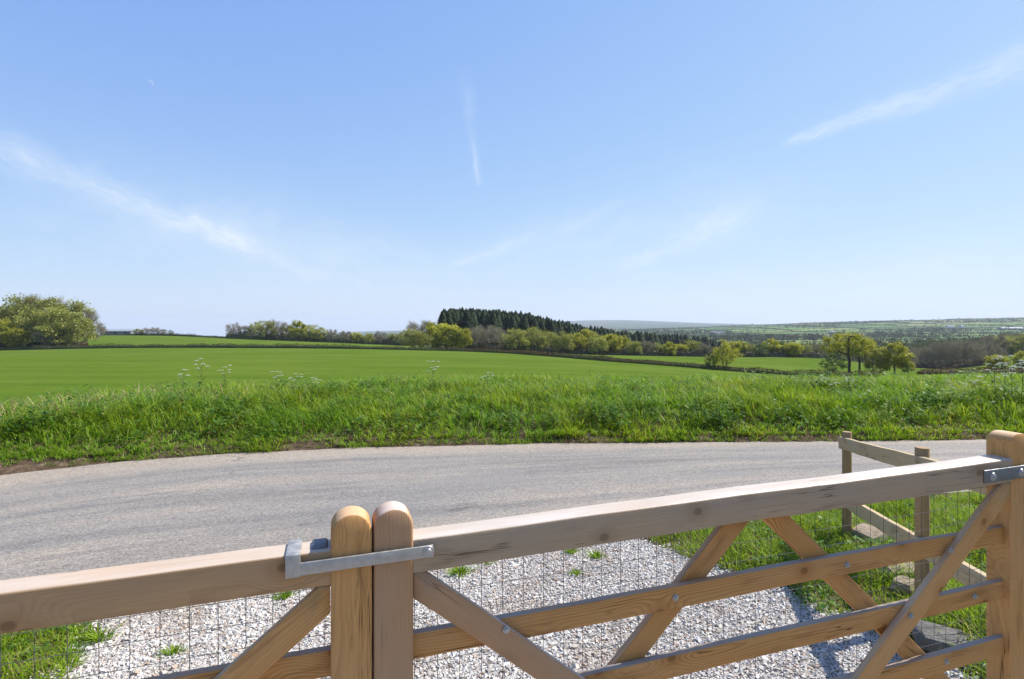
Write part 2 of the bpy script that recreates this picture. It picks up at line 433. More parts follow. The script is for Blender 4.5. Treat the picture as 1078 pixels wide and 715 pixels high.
M['hedge_green'] = leaf_material('green hedge', [(0, (.030, .045, .016)), (.5, (.065, .075, .028)), (.8, (.10, .11, .04)), (1, (.15, .12, .08))], 0, .2, .7, .1)
M['far_leaf'] = leaf_material('far wood leaf', [(0, (.045, .045, .028)), (.3, (.085, .072, .058)), (.55, (.10, .09, .06)), (.75, (.10, .12, .03)), (1, (.17, .18, .04))], 0, .2, .8, .1, (.016, (.75, .95, .75)))
M['far_hedge'] = leaf_material('far hedge leaf', [(0, (.025, .036, .014)), (.7, (.060, .075, .026)), (1, (.12, .12, .045))], 0, .15, .8, .1)
def plain(name, col, rough=.8, var=.25, sc=8):
    t = NT(name)
    n = t.noise(t.tc('Object'), sc, 4, .6)
    return t.done(t.principled(t.mix(t.mapr(n, .3, .7), tuple(x * (1 - var) for x in col), col), rough, .2))
M['wire'] = plain('mesh wire', (.10, .10, .105), .7, .2)
M['bark'] = plain('bark', (.10, .085, .065), .9, .45, 3)
M['bark_grey'] = plain('grey bark', (.23, .205, .175), .9, .4, 3)
M['white_petal'] = plain('white petals', (.62, .63, .54), .7, .08)
M['stem'] = plain('green stem', (.13, .17, .06), .6, .3)
M['render_white'] = plain('white render', (.72, .71, .68), .8, .1)
M['barn_wall'] = plain('barn cladding', (.21, .21, .21), .7, .2)
M['slate_roof'] = plain('slate roof', (.17, .18, .20), .7, .2)
M['barn_roof'] = plain('barn roof', (.25, .28, .31), .6, .2)
M['window'] = plain('dark window', (.04, .05, .06), .3, .1)
FIELD_COLS = [(.095, .165, .024), (.070, .130, .024), (.150, .195, .048), (.050, .098, .020), (.115, .160, .032), (.27, .22, .13)]

# ------------------------------------------------------------------ ground, road, drive
def build_ground():
    th = np.concatenate([np.arange(-180, -66, 3), np.arange(-66, -50, .6), np.arange(-50, 50.01, .22), np.arange(50.6, 66, .6), np.arange(66, 180, 3)])
    th = np.radians(th)
    r = np.concatenate([[.25], np.geomspace(.5, 16000, 430)])
    T, Rr = np.meshgrid(th, r, indexing='ij')
    X = Rr * np.sin(T); Y = Rr * np.cos(T)
    Z = height(X, Y)
    nt, nr = T.shape
    yf = ROAD_FAR(X); yn = ROAD_NEAR(X)
    l, rr = drive_edges(Y)
    onroad = sst(-.05, .1, Y - yn) * sst(-.02, .12, yf - Y)
    ondrive = sst(-.05, .1, X - l) * sst(-.05, .1, rr - X) * (Y < yn + .1)
    Z = Z - .03 * np.maximum(onroad, ondrive)
    V = np.stack([X, Y, Z], -1).reshape(-1, 3)
    i = np.arange(nt)[:, None] * nr + np.arange(nr - 1)[None]
    j = (np.arange(nt)[:, None] + 1) % nt * nr + np.arange(nr - 1)[None]
    Fq = np.stack([i, i + 1, j + 1, j], -1).reshape(-1, 4)
    V = np.vstack([V, [[0, 0, 0]]])
    c = len(V) - 1
    a = np.arange(nt) * nr; b = (np.arange(nt) + 1) % nt * nr
    Ft = np.stack([np.full(nt, c), a, b], -1)
    me = mesh_np('ground', V, [Fq, Ft], True)
    d = (Y - yf)
    soil = 1 - sst(1.2, 2.6, d)
    soil = np.where(Y < yn, .9, soil)
    turf = 1 - sst(5, 8, d)
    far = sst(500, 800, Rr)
    px = CX + F * X / np.maximum(Y, .1)
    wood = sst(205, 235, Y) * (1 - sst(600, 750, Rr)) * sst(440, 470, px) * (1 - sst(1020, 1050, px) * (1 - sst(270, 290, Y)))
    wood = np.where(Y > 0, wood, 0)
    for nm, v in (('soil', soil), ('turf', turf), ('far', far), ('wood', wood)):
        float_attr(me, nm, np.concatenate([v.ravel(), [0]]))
    tag(link('ground', me, M['ground']), 'rolling green fields falling away from the lane to a wooded valley', kind='structure')

    # road
    xs = np.concatenate([np.arange(-13, 20, .12), np.arange(20, 130, 2)])
    vs = np.linspace(0, 1, 26)
    XX, VV = np.meshgrid(xs, vs, indexing='ij')
    yn, yf = ROAD_NEAR(xs), ROAD_FAR(xs)
    edge = .10 * (vnoise(xs * 2.2, xs * 0, 5) - .5) + .05 * (vnoise(xs * 8, xs * 0, 6) - .5)
    yf2 = yf + .06 + edge
    YY = yn[:, None] * (1 - VV) + yf2[:, None] * VV
    ZZ = -.35 + .05 * (1 - (2 * VV - 1) ** 2) * .8 - .004 + .006 * (vnoise(XX * .8, YY * .8, 7) - .5)
    V = np.stack([XX, YY, ZZ], -1).reshape(-1, 3)
    n1, n2 = XX.shape
    i = np.arange(n1 - 1)[:, None] * n2 + np.arange(n2 - 1)[None]
    Fq = np.stack([i, i + n2, i + n2 + 1, i + 1], -1).reshape(-1, 4)
    me = mesh_np('road', V, [Fq], True)
    s = np.concatenate([[0], np.cumsum(np.hypot(np.diff(xs), np.diff((yn + yf2) / 2)))])
    uvv = np.stack([np.repeat(s, n2), np.tile(vs, n1)], -1)
    uv = me.uv_layers.new(name='UVMap')
    idx = np.empty(len(me.loops), np.int32); me.loops.foreach_get('vertex_index', idx)
    uv.data.foreach_set('uv', uvv[idx].astype(np.float32).ravel())
    tag(link('road', me, M['road']), 'narrow worn grey tarmac lane passing the gate', kind='structure')

    # drive bed
    ys = np.linspace(-6, 6.2, 123); ss = np.linspace(0, 1, 60)
    l, rr = drive_edges(ys)
    wob = .12 * (vnoise(ys * 2.5, ys * 0, 8) - .5); wob2 = .12 * (vnoise(ys * 2.5, ys * 0 + 9, 8) - .5)
    XX = (l + wob)[:, None] * (1 - ss) + (rr + wob2)[:, None] * ss
    YY = np.repeat(ys[:, None], 60, 1)
    YY = np.minimum(YY, ROAD_NEAR(XX) + .05)
    ZZ = height(XX, np.minimum(YY, ROAD_NEAR(XX) - .01)) + .006
    ZZ = ZZ + .0
    V = np.stack([XX, YY, ZZ], -1).reshape(-1, 3)
    i = np.arange(122)[:, None] * 60 + np.arange(59)[None]
    Fq = np.stack([i, i + 1, i + 61, i + 60], -1).reshape(-1, 4)
    me = mesh_np('driveway', V, [Fq], True)
    tag(link('driveway', me, M['gravel_bed']), 'gravel drive sloping from the gate down to the lane', kind='structure')
build_ground()

# loose chippings
def build_gravel():
    N = 240000
    Y = RNG.uniform(1.3, 5.9, N); X = RNG.uniform(-3.3, 2.5, N)
    l, r = drive_edges(Y); yn = ROAD_NEAR(X)
    ej = .16 * (vnoise(X * 5, Y * 5, 9) - .5)
    keep = (X > l + ej - RNG.exponential(.05, N)) & (X < r + ej + RNG.exponential(.05, N)) & (Y < yn + ej + .05 + RNG.exponential(.10, N))
    thin = vnoise(X * 1.4, Y * 1.4, 11)
    keep &= RNG.random(N) > np.clip((thin - .62) * 2.2, 0, .6)
    X, Y = X[keep], Y[keep]; n = len(X)
    s = np.clip(RNG.lognormal(math.log(.0055), .40, n), .0025, .016)
    Z = np.where(Y < ROAD_NEAR(X), height(X, Y), -.35) + s * .35 + .008
    base = np.array([[-1, -1, -1], [1, -1, -1], [1, 1, -1], [-1, 1, -1], [-1, -1, 1], [1, -1, 1], [1, 1, 1], [-1, 1, 1]], float) * .72
    P = base[None] * (1 + RNG.uniform(-.42, .42, (n, 8, 3)))
    P *= RNG.uniform(.65, 1.25, (n, 1, 3)) * s[:, None, None]
    # random rotation
    q = RNG.normal(size=(n, 4)); q /= np.linalg.norm(q, axis=1, keepdims=True)
    w, x, y, z = q.T
    Rm = np.stack([np.stack([1 - 2 * (y * y + z * z), 2 * (x * y - z * w), 2 * (x * z + y * w)], -1),
                   np.stack([2 * (x * y + z * w), 1 - 2 * (x * x + z * z), 2 * (y * z - x * w)], -1),
                   np.stack([2 * (x * z - y * w), 2 * (y * z + x * w), 1 - 2 * (x * x + y * y)], -1)], 1)
    P = np.einsum('nij,nkj->nki', Rm, P)
    P[:, :, 2] *= .75
    P += np.stack([X, Y, Z], -1)[:, None]
    f = np.array([[0, 3, 2, 1], [4, 5, 6, 7], [0, 1, 5, 4], [1, 2, 6, 5], [2, 3, 7, 6], [3, 0, 4, 7]])
    Fq = (np.arange(n)[:, None, None] * 8 + f[None]).reshape(-1, 4)
    me = mesh_np('gravel', P.reshape(-1, 3), [Fq], False)
    tag(link('gravel', me, M['chips']), 'white and grey stone chippings covering the drive', 'gravel', kind='stuff')
build_gravel()

# ------------------------------------------------------------------ grass
def blades(P, h, w, az, bend, faz=None):
    n = len(P)
    s = np.array([0, .42, .78, 1.0])
    ld = np.stack([np.cos(az), np.sin(az)], -1)
    if faz is None: faz = az + np.pi / 2 + RNG.normal(0, .5, n)
    wd = np.stack([np.cos(faz), np.sin(faz), np.zeros(n)], -1)
    V = np.empty((n, 7, 3))
    ws = np.array([.8, 1.0, .62])
    for k in range(4):
        c = P.copy()
        c[:, :2] += ld * (h * bend * s[k] ** 1.9)[:, None]
        c[:, 2] += h * s[k] * (1 - .38 * np.clip(bend, 0, 1.4) * s[k])
        if k < 3:
            o = wd * (w * ws[k] * .5)[:, None]
            V[:, 2 * k] = c - o; V[:, 2 * k + 1] = c + o
        else: V[:, 6] = c
    b = np.arange(n)[:, None] * 7
    Fq = np.concatenate([b + np.array([[0, 1, 3, 2]]), b + np.array([[2, 3, 5, 4]])])
    return V.reshape(-1, 3), Fq, b + np.array([[4, 5, 6]])

def leaves_diamond(C, L, W, az, tilt):
    """broad leaf: two triangles folded at the midrib"""
    n = len(C)
    d = np.stack([np.cos(az) * np.cos(tilt), np.sin(az) * np.cos(tilt), np.sin(tilt)], -1)
    sd = np.stack([-np.sin(az), np.cos(az), np.zeros(n)], -1)
    up = np.cross(d, sd)
    V = np.empty((n, 4, 3))
    V[:, 0] = C; V[:, 2] = C + d * L[:, None] - np.array([0, 0, 1]) * (L * .15)[:, None]
    m = C + d * (L * .5)[:, None]
    V[:, 1] = m + sd * (W * .5)[:, None] - up * (W * .12)[:, None]
    V[:, 3] = m - sd * (W * .5)[:, None] - up * (W * .12)[:, None]
    b = np.arange(n)[:, None] * 4
    return V.reshape(-1, 3), np.concatenate([b + np.array([[0, 1, 2]]), b + np.array([[0, 2, 3]])])

def build_verge():
    N = 250000
    X = RNG.uniform(-16, 19, N)
    d = RNG.beta(1.0, 1.15, N) * 5.8 + .02
    yf = ROAD_FAR(X)
    edge = -.08 + .20 * vnoise(X * 1.1, X * 0, 21) + .16 * (vnoise(X * 5, X * 0, 22) - .5)
    edge = edge + .5 * sst(-6.0, -7.4, X)
    dens = vnoise(X * 1.5, d * 1.7, 23)
    keep = (d > edge) & (RNG.random(N) < .35 + 1.1 * dens)
    X, d, edge = X[keep], d[keep], edge[keep]
    # tufts: pull blades towards tuft centres
    n = len(X)
    g = .19
    tx = np.floor(X / g); ty = np.floor(d / g)
    hx = np.modf(np.abs(np.sin(tx * 127.1 + ty * 311.7) * 43758.5))[0]; hy = np.modf(np.abs(np.sin(tx * 269.5 + ty * 183.3) * 43758.5))[0]
    cxx = (tx + .2 + .6 * hx) * g; cyy = (ty + .2 + .6 * hy) * g
    pull = .45
    ox, oy = X - cxx, d - cyy
    X2 = X - ox * pull; d2 = np.maximum(d - oy * pull, edge * .8)
    Y = ROAD_FAR(X2) + d2
    hn = vnoise(X2 * .8, d2 * 1.1, 24) * .6 + vnoise(X2 * 2.6, d2 * 2.6, 25) * .4
    h = (.11 + .17 * sst(.2, 1.0, d2 - edge)) * (.35 + 1.45 * hn) * RNG.uniform(.6, 1.25, n) * (.75 + .5 * hx)
    h *= 1 - .35 * sst(3.0, 5.5, d2)
    w = RNG.uniform(.006, .013, n)
    az = np.arctan2(oy, ox) + RNG.normal(0, .6, n)
    wind = 2.6 + 2.4 * (vnoise(X2 * .5, d2 * .5, 26) - .5)
    az = np.where(RNG.random(n) < .25, wind + RNG.normal(0, .5, n), az)
    bend = RNG.uniform(.25, 1.3, n)
    # short tufts hanging over the broken edge of the tarmac
    ne = 15000
    xe = RNG.uniform(-16, 19, ne); de = np.abs(RNG.normal(.0, .17, ne)) + .26 * vnoise(xe * 1.3, xe * 0, 27) + .14 * vnoise(xe * 4.5, xe * 0, 29) - .10 + .45 * sst(-6.0, -7.4, xe)
    ke = (RNG.random(ne) < 1.5 * vnoise(xe * 2.1, xe * 0, 28) ** 1.5) & (de > -.03)
    xe, de = xe[ke], de[ke]; ne = len(xe)
    X2 = np.concatenate([X2, xe]); Y = np.concatenate([Y, ROAD_FAR(xe) + de]); h = np.concatenate([h, RNG.uniform(.06, .22, ne) * (.5 + .9 * vnoise(xe * 3.3, xe * 0, 30))])
    w = np.concatenate([w, RNG.uniform(.006, .012, ne)]); az = np.concatenate([az, -1.57 + RNG.normal(0, .9, ne)]); bend = np.concatenate([bend, RNG.uniform(.3, 1.4, ne)])
    P = np.stack([X2, Y, height(X2, Y) - .02], -1)
    V, Fq, Ft = blades(P, h, w, az, bend)
    me = mesh_np('verge_grass', V, [Fq, Ft], False)
    tag(link('verge_grass', me, M['grass']), 'long tangled green grass on the bank along the far side of the lane', 'grass', kind='stuff')
    # broad leaved weeds through the bank
    nc = 1150
    cx = RNG.uniform(-15, 18, nc); cd = RNG.beta(1.1, 1.2, nc) * 4.6 + .45
    cs = RNG.uniform(.4, 1.2, nc)
    tall = np.ones(nc)
    for q, (npx, nd, num) in enumerate(((352, 2.9, 26), (238, 2.4, 14), (872, 3.0, 22), (150, 1.5, 16), (628, .9, 16), (740, .8, 16), (1010, 1.6, 20))):
        xx = X_at(npx, 12.4 if nd > 2 else 11.0)
        cx[q * 30:q * 30 + num] = xx + RNG.normal(0, .30, num); cd[q * 30:q * 30 + num] = nd + RNG.normal(0, .16, num); tall[q * 30:q * 30 + num] = 1.35
    k = 34
    n = nc * k
    rr = np.abs(RNG.normal(0, .16, n)) * np.repeat(cs, k); aa = RNG.uniform(0, 6.283, n)
    x = np.repeat(cx, k) + rr * np.cos(aa); dd = np.maximum(np.repeat(cd, k) + rr * np.sin(aa), .3)
    y = ROAD_FAR(x) + dd
    hh = np.repeat(RNG.uniform(.12, .42, nc) * tall, k) * RNG.random(n) ** .7 * (1 - .9 * np.clip(rr / .6, 0, 1))
    C = np.stack([x, y, height(x, y) + hh + .03], -1)
    L = RNG.uniform(.05, .13, n) * np.repeat(cs, k)
    V, Ft = leaves_diamond(C, L, L * RNG.uniform(.35, .6, n), aa + RNG.normal(0, .5, n), RNG.uniform(-.3, .7, n))
    me = mesh_np('verge_weeds', V, [Ft], False)
    tag(link('verge_weeds', me, M['weed']), 'darker broad leaved weeds growing through the long verge grass', 'weeds', kind='stuff')
    # dead straw stalks on the crest
    n = 2600
    x = np.where(RNG.random(n) < .55, RNG.normal(-8.2, 1.9, n), RNG.uniform(-12, 15, n)); dd = RNG.uniform(2.2, 4.4, n)
    y = ROAD_FAR(x) + dd
    P = np.stack([x, y, height(x, y)], -1)
    V, Fq, Ft = blades(P, RNG.uniform(.2, .48, n), RNG.uniform(.006, .012, n), RNG.uniform(0, 6.28, n), RNG.uniform(.2, 1.3, n))
    me = mesh_np('dead_stalks', V, [Fq, Ft], False)
    t = leaf_material('dead straw', [(0, (.22, .13, .07)), (.5, (.40, .30, .18)), (1, (.55, .44, .28))], 0, .2, .7, .1)
    tag(link('dead_stalks', me, t), 'dead straw coloured stalks along the top of the verge', 'dead grass', kind='stuff')
build_verge()

def build_near_grass():
    Ps, parts = [], []
    def area(n, x0, x1, y0, y1, test, hmul=1.0):
        X = RNG.uniform(x0, x1, n); Y = RNG.uniform(y0, y1, n)
        k = test(X, Y); X, Y = X[k], Y[k]
        return X, Y
    # right: around the fence, out to the lane
    def right(X, Y):
        l, r = drive_edges(Y)
        e = .22 * (vnoise(X * 3, Y * 3, 31) - .5) + .12 * (vnoise(X * 9, Y * 9, 32) - .5)
        return (X > r + e + .02) & (Y < ROAD_NEAR(X) - .12 + e)
    def left(X, Y):
        l, r = drive_edges(Y)
        e = .28 * (vnoise(X * 3, Y * 3, 33) - .5) + .14 * (vnoise(X * 9, Y * 9, 34) - .5)
        return (X < l + e + .05) & (Y < ROAD_NEAR(X) - .15 + e)
    for nm, lab, args, hb in (('lawn_grass', 'bright short grass round the fence posts beside the drive', (120000, .9, 8.5, .6, 7.3, right), 1.0),
                              ('edge_grass', 'grass patch at the left edge of the drive below the gate', (42000, -5.2, -1.9, .9, 4.3, left), .8)):
        X, Y = area(*args)
        n = len(X)
        hn = vnoise(X * 2.2, Y * 2.2, 35)
        h = hb * (.055 + .20 * hn ** 1.4) * RNG.uniform(.6, 1.3, n)
        az = RNG.uniform(0, 6.283, n)
        P = np.stack([X, Y, height(X, Y) - .008], -1)
        V, Fq, Ft = blades(P, h, RNG.uniform(.0035, .0075, n), az, RNG.uniform(.3, 1.2, n))
        me = mesh_np(nm, V, [Fq, Ft], False)
        tag(link(nm, me, M['lawn']), lab, 'grass', kind='stuff')
    # broad leaves: plantain, dock, clover
    def weeds(nc, x0, x1, y0, y1, test, size, nm, lab, k=26, h0=.16):
        cx, cy = area(nc, x0, x1, y0, y1, test)
        nc = len(cx); n = nc * k
        cs = RNG.uniform(.5, 1.3, nc)
        aa = RNG.uniform(0, 6.283, n); rr = np.abs(RNG.normal(0, .055, n)) * np.repeat(cs, k)
        x = np.repeat(cx, k) + rr * np.cos(aa); y = np.repeat(cy, k) + rr * np.sin(aa)
        y = np.minimum(y, ROAD_NEAR(x) - .05)
        C = np.stack([x, y, height(x, y) + RNG.random(n) * h0 * np.repeat(RNG.uniform(.2, 1, nc), k)], -1)
        L = RNG.uniform(.5, 1.2, n) * size * np.repeat(cs, k)
        V, Ft = leaves_diamond(C, L, L * RNG.uniform(.35, .65, n), aa + RNG.normal(0, .4, n), RNG.uniform(-.2, .8, n))
        me = mesh_np(nm, V, [Ft], False)
        tag(link(nm, me, M['weed']), lab, 'weeds', kind='stuff')
    weeds(190, 1.9, 6.5, 1.5, 6.2, right, .065, 'fence_weeds', 'dark broad leaved weeds growing under the wooden fence', 30, .2)
    weeds(300, -4.8, -2.0, 1.3, 4.0, left, .05, 'drive_weeds', 'broad leaved weeds in the grass at the left of the drive', 24, .07)
build_near_grass()

# small tufts growing in the gravel: counted things
def tuft_mesh(seed):
    rg = np.random.default_rng(seed)
    n = 150
    a = rg.uniform(0, 6.283, n); r = np.abs(rg.normal(0, .035, n))
    P = np.stack([r * np.cos(a), r * np.sin(a), np.zeros(n)], -1)
    V, Fq, Ft = blades(P, rg.uniform(.025, .07, n), rg.uniform(.004, .008, n), a, rg.uniform(.4, 1.4, n))
    return mesh_np('grass_tuft', V, [Fq, Ft], False)
TUFTS = [(484, 606, 1.25, 'bright green tuft in the gravel just right of the gate latch'), (512, 594, .8, 'small tuft at the gravel top edge under the right gate rail'),
         (628, 588, 1.0, 'green tuft in the gravel under the middle of the right gate rail'), (601, 583, .9, 'yellowish tuft beside another under the right gate top rail'),
         (606, 606, .7, 'dark green weed tuft out in the open gravel'), (182, 690, .8, 'small weed tuft in gravel left of the left gate brace'),
         (104, 676, 1.3, 'leafy tuft beside the left grass patch in the gravel'), (300, 630, 1.0, 'tuft of grass by the left gate stile and brace')]
for i, (px, py, s, lab) in enumerate(TUFTS):
    Y = 4.0
    for _ in range(30):
        Y = (EYE - H1(X_at(px, Y), Y)) * F / (py - HY)
    X = X_at(px, Y)
    o = link('grass_tuft', tuft_mesh(50 + i), M['lawn'], None, (X, Y, H1(X, Y) + .006))
    o.scale = (s, s, s)
    tag(o, lab, 'grass tuft', 'tufts growing in the gravel')

# ------------------------------------------------------------------ gates
def box_bm(L, T, Hh, bev=.004, seg=2, x0=0.0):
    """board: x along, y thickness (0..T), z height (0..-H); origin at the front top left"""
    bm = bmesh.new()
    bmesh.ops.create_cube(bm, size=1)
    for v in bm.verts:
        v.co = Vector(((v.co.x + .5) * L + x0, (v.co.y + .5) * T, (v.co.z - .5) * Hh))
    bmesh.ops.bevel(bm, geom=list(bm.edges), offset=bev, segments=seg, profile=.5, affect='EDGES')
    return bm
def bm_mesh(name, bm, smooth=True):
    me = bpy.data.meshes.new(name)
    bm.normal_update()
    bm.to_mesh(me); bm.free()
    me.polygons.foreach_set('use_smooth', np.full(len(me.polygons), smooth, dtype=bool))
    if smooth:
        me.set_sharp_from_angle(angle=R(40))
    return me
def board(name, L, T, Hh, mat, parent, loc, tilt=0.0, bev=.004, cut=None, wob=.0012):
    """tilt: rotation about the board's y axis; long boards get a few cuts and slight unevenness"""
    bm = bmesh.new()
    nseg = max(1, int(L / .08))
    bev = min(bev, T * .3)
    # profile (rounded rectangle) swept along x
    prof = []
    for (cy, cz, a0) in ((T - bev, -bev, 0), (bev, -bev, 90), (bev, -Hh + bev, 180), (T - bev, -Hh + bev, 270)):
        for k in range(4):
            a = R(a0 + 30 * k)
            prof.append((cy + bev * math.cos(a), cz + bev * math.sin(a)))
    rings = []
    rg = random.Random(int(1000 * (3 + L) + 7919 * abs(loc[0]) + 6151 * abs(loc[2])))
    ph = [rg.uniform(0, 6.28) for _ in range(4)]
    for i in range(nseg + 1):
        x = L * i / nseg
        dz = wob * (math.sin(x * 5 + ph[0]) + .5 * math.sin(x * 13 + ph[1])); dy = wob * .6 * (math.sin(x * 4 + ph[2]) + .5 * math.sin(x * 11 + ph[3]))
        ring = []
        for (y, z) in prof:
            xx = x
            if cut and i == 0: xx = x + cut[0] * (-z)
            if cut and i == nseg: xx = x + cut[1] * (-z)
            ring.append(bm.verts.new((xx, y + dy, z + dz)))
        rings.append(ring)
    m = len(prof)
    for i in range(nseg):
        for k in range(m):
            bm.faces.new((rings[i][k], rings[i + 1][k], rings[i + 1][(k + 1) % m], rings[i][(k + 1) % m]))
    bm.faces.new(list(reversed(rings[0])) if False else rings[0]); bm.faces.new(list(reversed(rings[-1])))
    bmesh.ops.recalc_face_normals(bm, faces=list(bm.faces))
    o = link(name, bm_mesh(name, bm), mat, parent, loc, (0, tilt, 0))
    return o
def stile(L, Wd, D, top_r, mat, parent, loc):
    """upright with a domed top; grain runs along local x, so it is built lying and turned up"""
    bm = bmesh.new()
    nx = 14
    levels = [(0.0, 0.0), (.2 * L, 0), (.5 * L, 0), (.8 * L, 0), (L - top_r, 0)]
    for k in range(1, 9):
        a = R(90 * k / 8)
        levels.append((L - top_r + top_r * math.sin(a), 1 - math.cos(a)))
    rings = []
    for (x, f) in levels:
        ww = Wd / 2 - f * min(top_r, Wd * .46); dd = D / 2 - .0045 * f ** .5 - .0015
        rr = min(.006, ww * .9, dd * .9)
        ring = []
        for (sy, sz, a0) in ((1, 1, 0), (-1, 1, 90), (-1, -1, 180), (1, -1, 270)):
            for k in range(5):
                a = R(a0 + 22.5 * k)
                ring.append(bm.verts.new((x, sy * (dd - rr) + rr * math.cos(a), sz * (ww - rr) + rr * math.sin(a))))
        rings.append(ring)
    m = len(rings[0])
    for i in range(len(rings) - 1):
        for k in range(m):
            bm.faces.new((rings[i][k], rings[i + 1][k], rings[i + 1][(k + 1) % m], rings[i][(k + 1) % m]))
    bm.faces.new(rings[0]); bm.faces.new(list(reversed(rings[-1])))
    bmesh.ops.recalc_face_normals(bm, faces=list(bm.faces))
    o = link('stile', bm_mesh('stile', bm), mat, parent, loc, (0, -math.pi / 2, 0))
    return o
def bolt(parent, x, z, y, r=.0085):
    bm = bmesh.new()
    bmesh.ops.create_uvsphere(bm, u_segments=12, v_segments=6, radius=r)
    for v in bm.verts: v.co.z *= .5
    bmesh.ops.create_cone(bm, cap_ends=True, segments=16, radius1=r * 1.45, radius2=r * 1.35, depth=.002)
    bmesh.ops.create_cone(bm, cap_ends=True, segments=6, radius1=r * .85, radius2=r * .8, depth=.010)
    bmesh.ops.rotate(bm, verts=list(bm.verts), cent=(0, 0, 0), matrix=Matrix.Rotation(R(90), 3, 'X'))
    return link('bolt', bm_mesh('bolt', bm), M['bolt'], parent, (x, y, z))

GATE_YAW = math.atan2(.555, 1.7466)
GATE_TILT = math.atan(.0202)
P435 = Vector((-.208, 1.2, 1.169))
gx = Vector((math.cos(GATE_YAW), math.sin(GATE_YAW), 0)); gn = Vector((-math.sin(GATE_YAW), math.cos(GATE_YAW), 0))
GL = 1.833
SW = .081
BARS = (.2125, .384, .558, .735, .925)
def build_gate(name, label, mirror):
    """local frame: x from the meeting stile towards the hinge, y away from the camera, z up, origin at front top of the top rail"""
    root = empty(name)
    sgn = -1 if mirror else 1
    org = P435 + gx * (-.1655 if mirror else 0) + Vector((0, 0, -.1655 * math.tan(GATE_TILT) if mirror else 0))
    base = Vector((org.x, org.y, 0))
    root.location = base
    root.rotation_euler = (0, 0, GATE_YAW)
    zt = org.z
    sl = math.tan(GATE_TILT) * sgn
    def zz(x): return zt + sl * x           # top rail height at distance x from the meeting stile
    def place(name, x0, L, off, Hh, T, y, mat, **kw):
        # horizontal board
        if mirror: return board(name, L, T, Hh, mat, root, (-(x0 + L), y, zz(x0 + L) - off), -GATE_TILT, **kw)
        return board(name, L, T, Hh, mat, root, (x0, y, zz(x0) - off), -GATE_TILT, **kw)
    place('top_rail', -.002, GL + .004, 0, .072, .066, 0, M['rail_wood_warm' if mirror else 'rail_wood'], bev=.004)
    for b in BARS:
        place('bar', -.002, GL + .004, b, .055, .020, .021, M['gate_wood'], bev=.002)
    def diag(name, xa, za, xb, zb, y, mat):
        # board whose centre line joins (xa,za) and (xb,zb), x measured from the meeting stile
        w = .057
        if mirror: xa, xb = -xb, -xa; za, zb = zb, za
        L = math.hypot(xb - xa, zb - za); a = math.atan2(zb - za, xb - xa)
        nx, nz = -math.sin(a), math.cos(a)
        k = 1 / math.tan(a)
        E = .09
        ux, uz = math.cos(a), math.sin(a)
        ob = board(name, L + 2 * E, .019, w, mat, root, (xa + nx * w / 2 - ux * E, y, zt + za + nz * w / 2 - uz * E), -a, bev=.002)
        mw = Matrix.Translation(ob.location) @ Matrix.Rotation(-a, 4, 'Y')
        inv = mw.inverted()
        bm = bmesh.new(); bm.from_mesh(ob.data)
        for co, no in (((0, 0, zz(0) - .0735), (-sl * sgn, 0, 1)), ((sgn * .001, 0, 0), (-sgn, 0, 0)), ((sgn * (GL - .001), 0, 0), (sgn, 0, 0)), ((0, 0, .13), (0, 0, -1))):
            no_ = (inv.to_3x3() @ Vector(no)).normalized()
            r_ = bmesh.ops.bisect_plane(bm, geom=list(bm.verts) + list(bm.edges) + list(bm.faces), plane_co=inv @ Vector(co), plane_no=no_, clear_outer=True)
            ed = [g for g in r_['geom_cut'] if isinstance(g, bmesh.types.BMEdge)]
            if ed: bmesh.ops.holes_fill(bm, edges=ed, sides=0)
        bm.to_mesh(ob.data); bm.free()
        return ob
    s = sl
    mid = GL / 2
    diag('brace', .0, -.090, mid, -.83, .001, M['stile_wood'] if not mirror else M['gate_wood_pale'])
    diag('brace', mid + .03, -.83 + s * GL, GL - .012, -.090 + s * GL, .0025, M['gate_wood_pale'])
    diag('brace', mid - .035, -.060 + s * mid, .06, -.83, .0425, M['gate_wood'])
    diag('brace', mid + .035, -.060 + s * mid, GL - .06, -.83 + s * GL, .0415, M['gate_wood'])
    # stiles
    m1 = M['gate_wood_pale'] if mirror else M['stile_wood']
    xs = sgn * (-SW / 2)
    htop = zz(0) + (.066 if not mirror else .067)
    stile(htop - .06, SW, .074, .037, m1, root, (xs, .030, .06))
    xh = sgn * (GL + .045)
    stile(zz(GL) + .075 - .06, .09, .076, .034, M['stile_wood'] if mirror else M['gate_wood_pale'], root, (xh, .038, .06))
    # bolts
    for (x, z, y) in ((.205, -.228, -.001), (.70, -.60, -.001), (GL - .26, -.245, -.001), (GL - .42, -.41, -.001), (GL * .355, -.24, .0195), (GL * .655, -.24, .0195), (GL - .13, -.41, .0195), (GL - .25, -.585, .0195)):
        bolt(root, sgn * x, zz(x) + z, y, .0062)
    # wire mesh on the road side
    bm_v, bm_f = [], []
    def rod(a, b, r=.00075):
        a = np.array(a, float); b = np.array(b, float)
        d = b - a; d /= np.linalg.norm(d)
        u = np.cross(d, [0, 1, 0]); u /= np.linalg.norm(u); v = np.cross(d, u)
        i0 = len(bm_v)
        for p in (a, b):
            for (cu, cv) in ((1, 0), (0, 1), (-1, 0), (0, -1)):
                bm_v.append(p + (u * cu + v * cv) * r)
        for k in range(4):
            bm_f.append((i0 + k, i0 + (k + 1) % 4, i0 + 4 + (k + 1) % 4, i0 + 4 + k))
    rg = random.Random(3 + mirror)
    x = .012
    while x < GL:
        rod((sgn * x, .0645, zz(x) - .02), (sgn * (x + rg.uniform(-.003, .003)), .0645, .10)); x += .051
    zc = .05
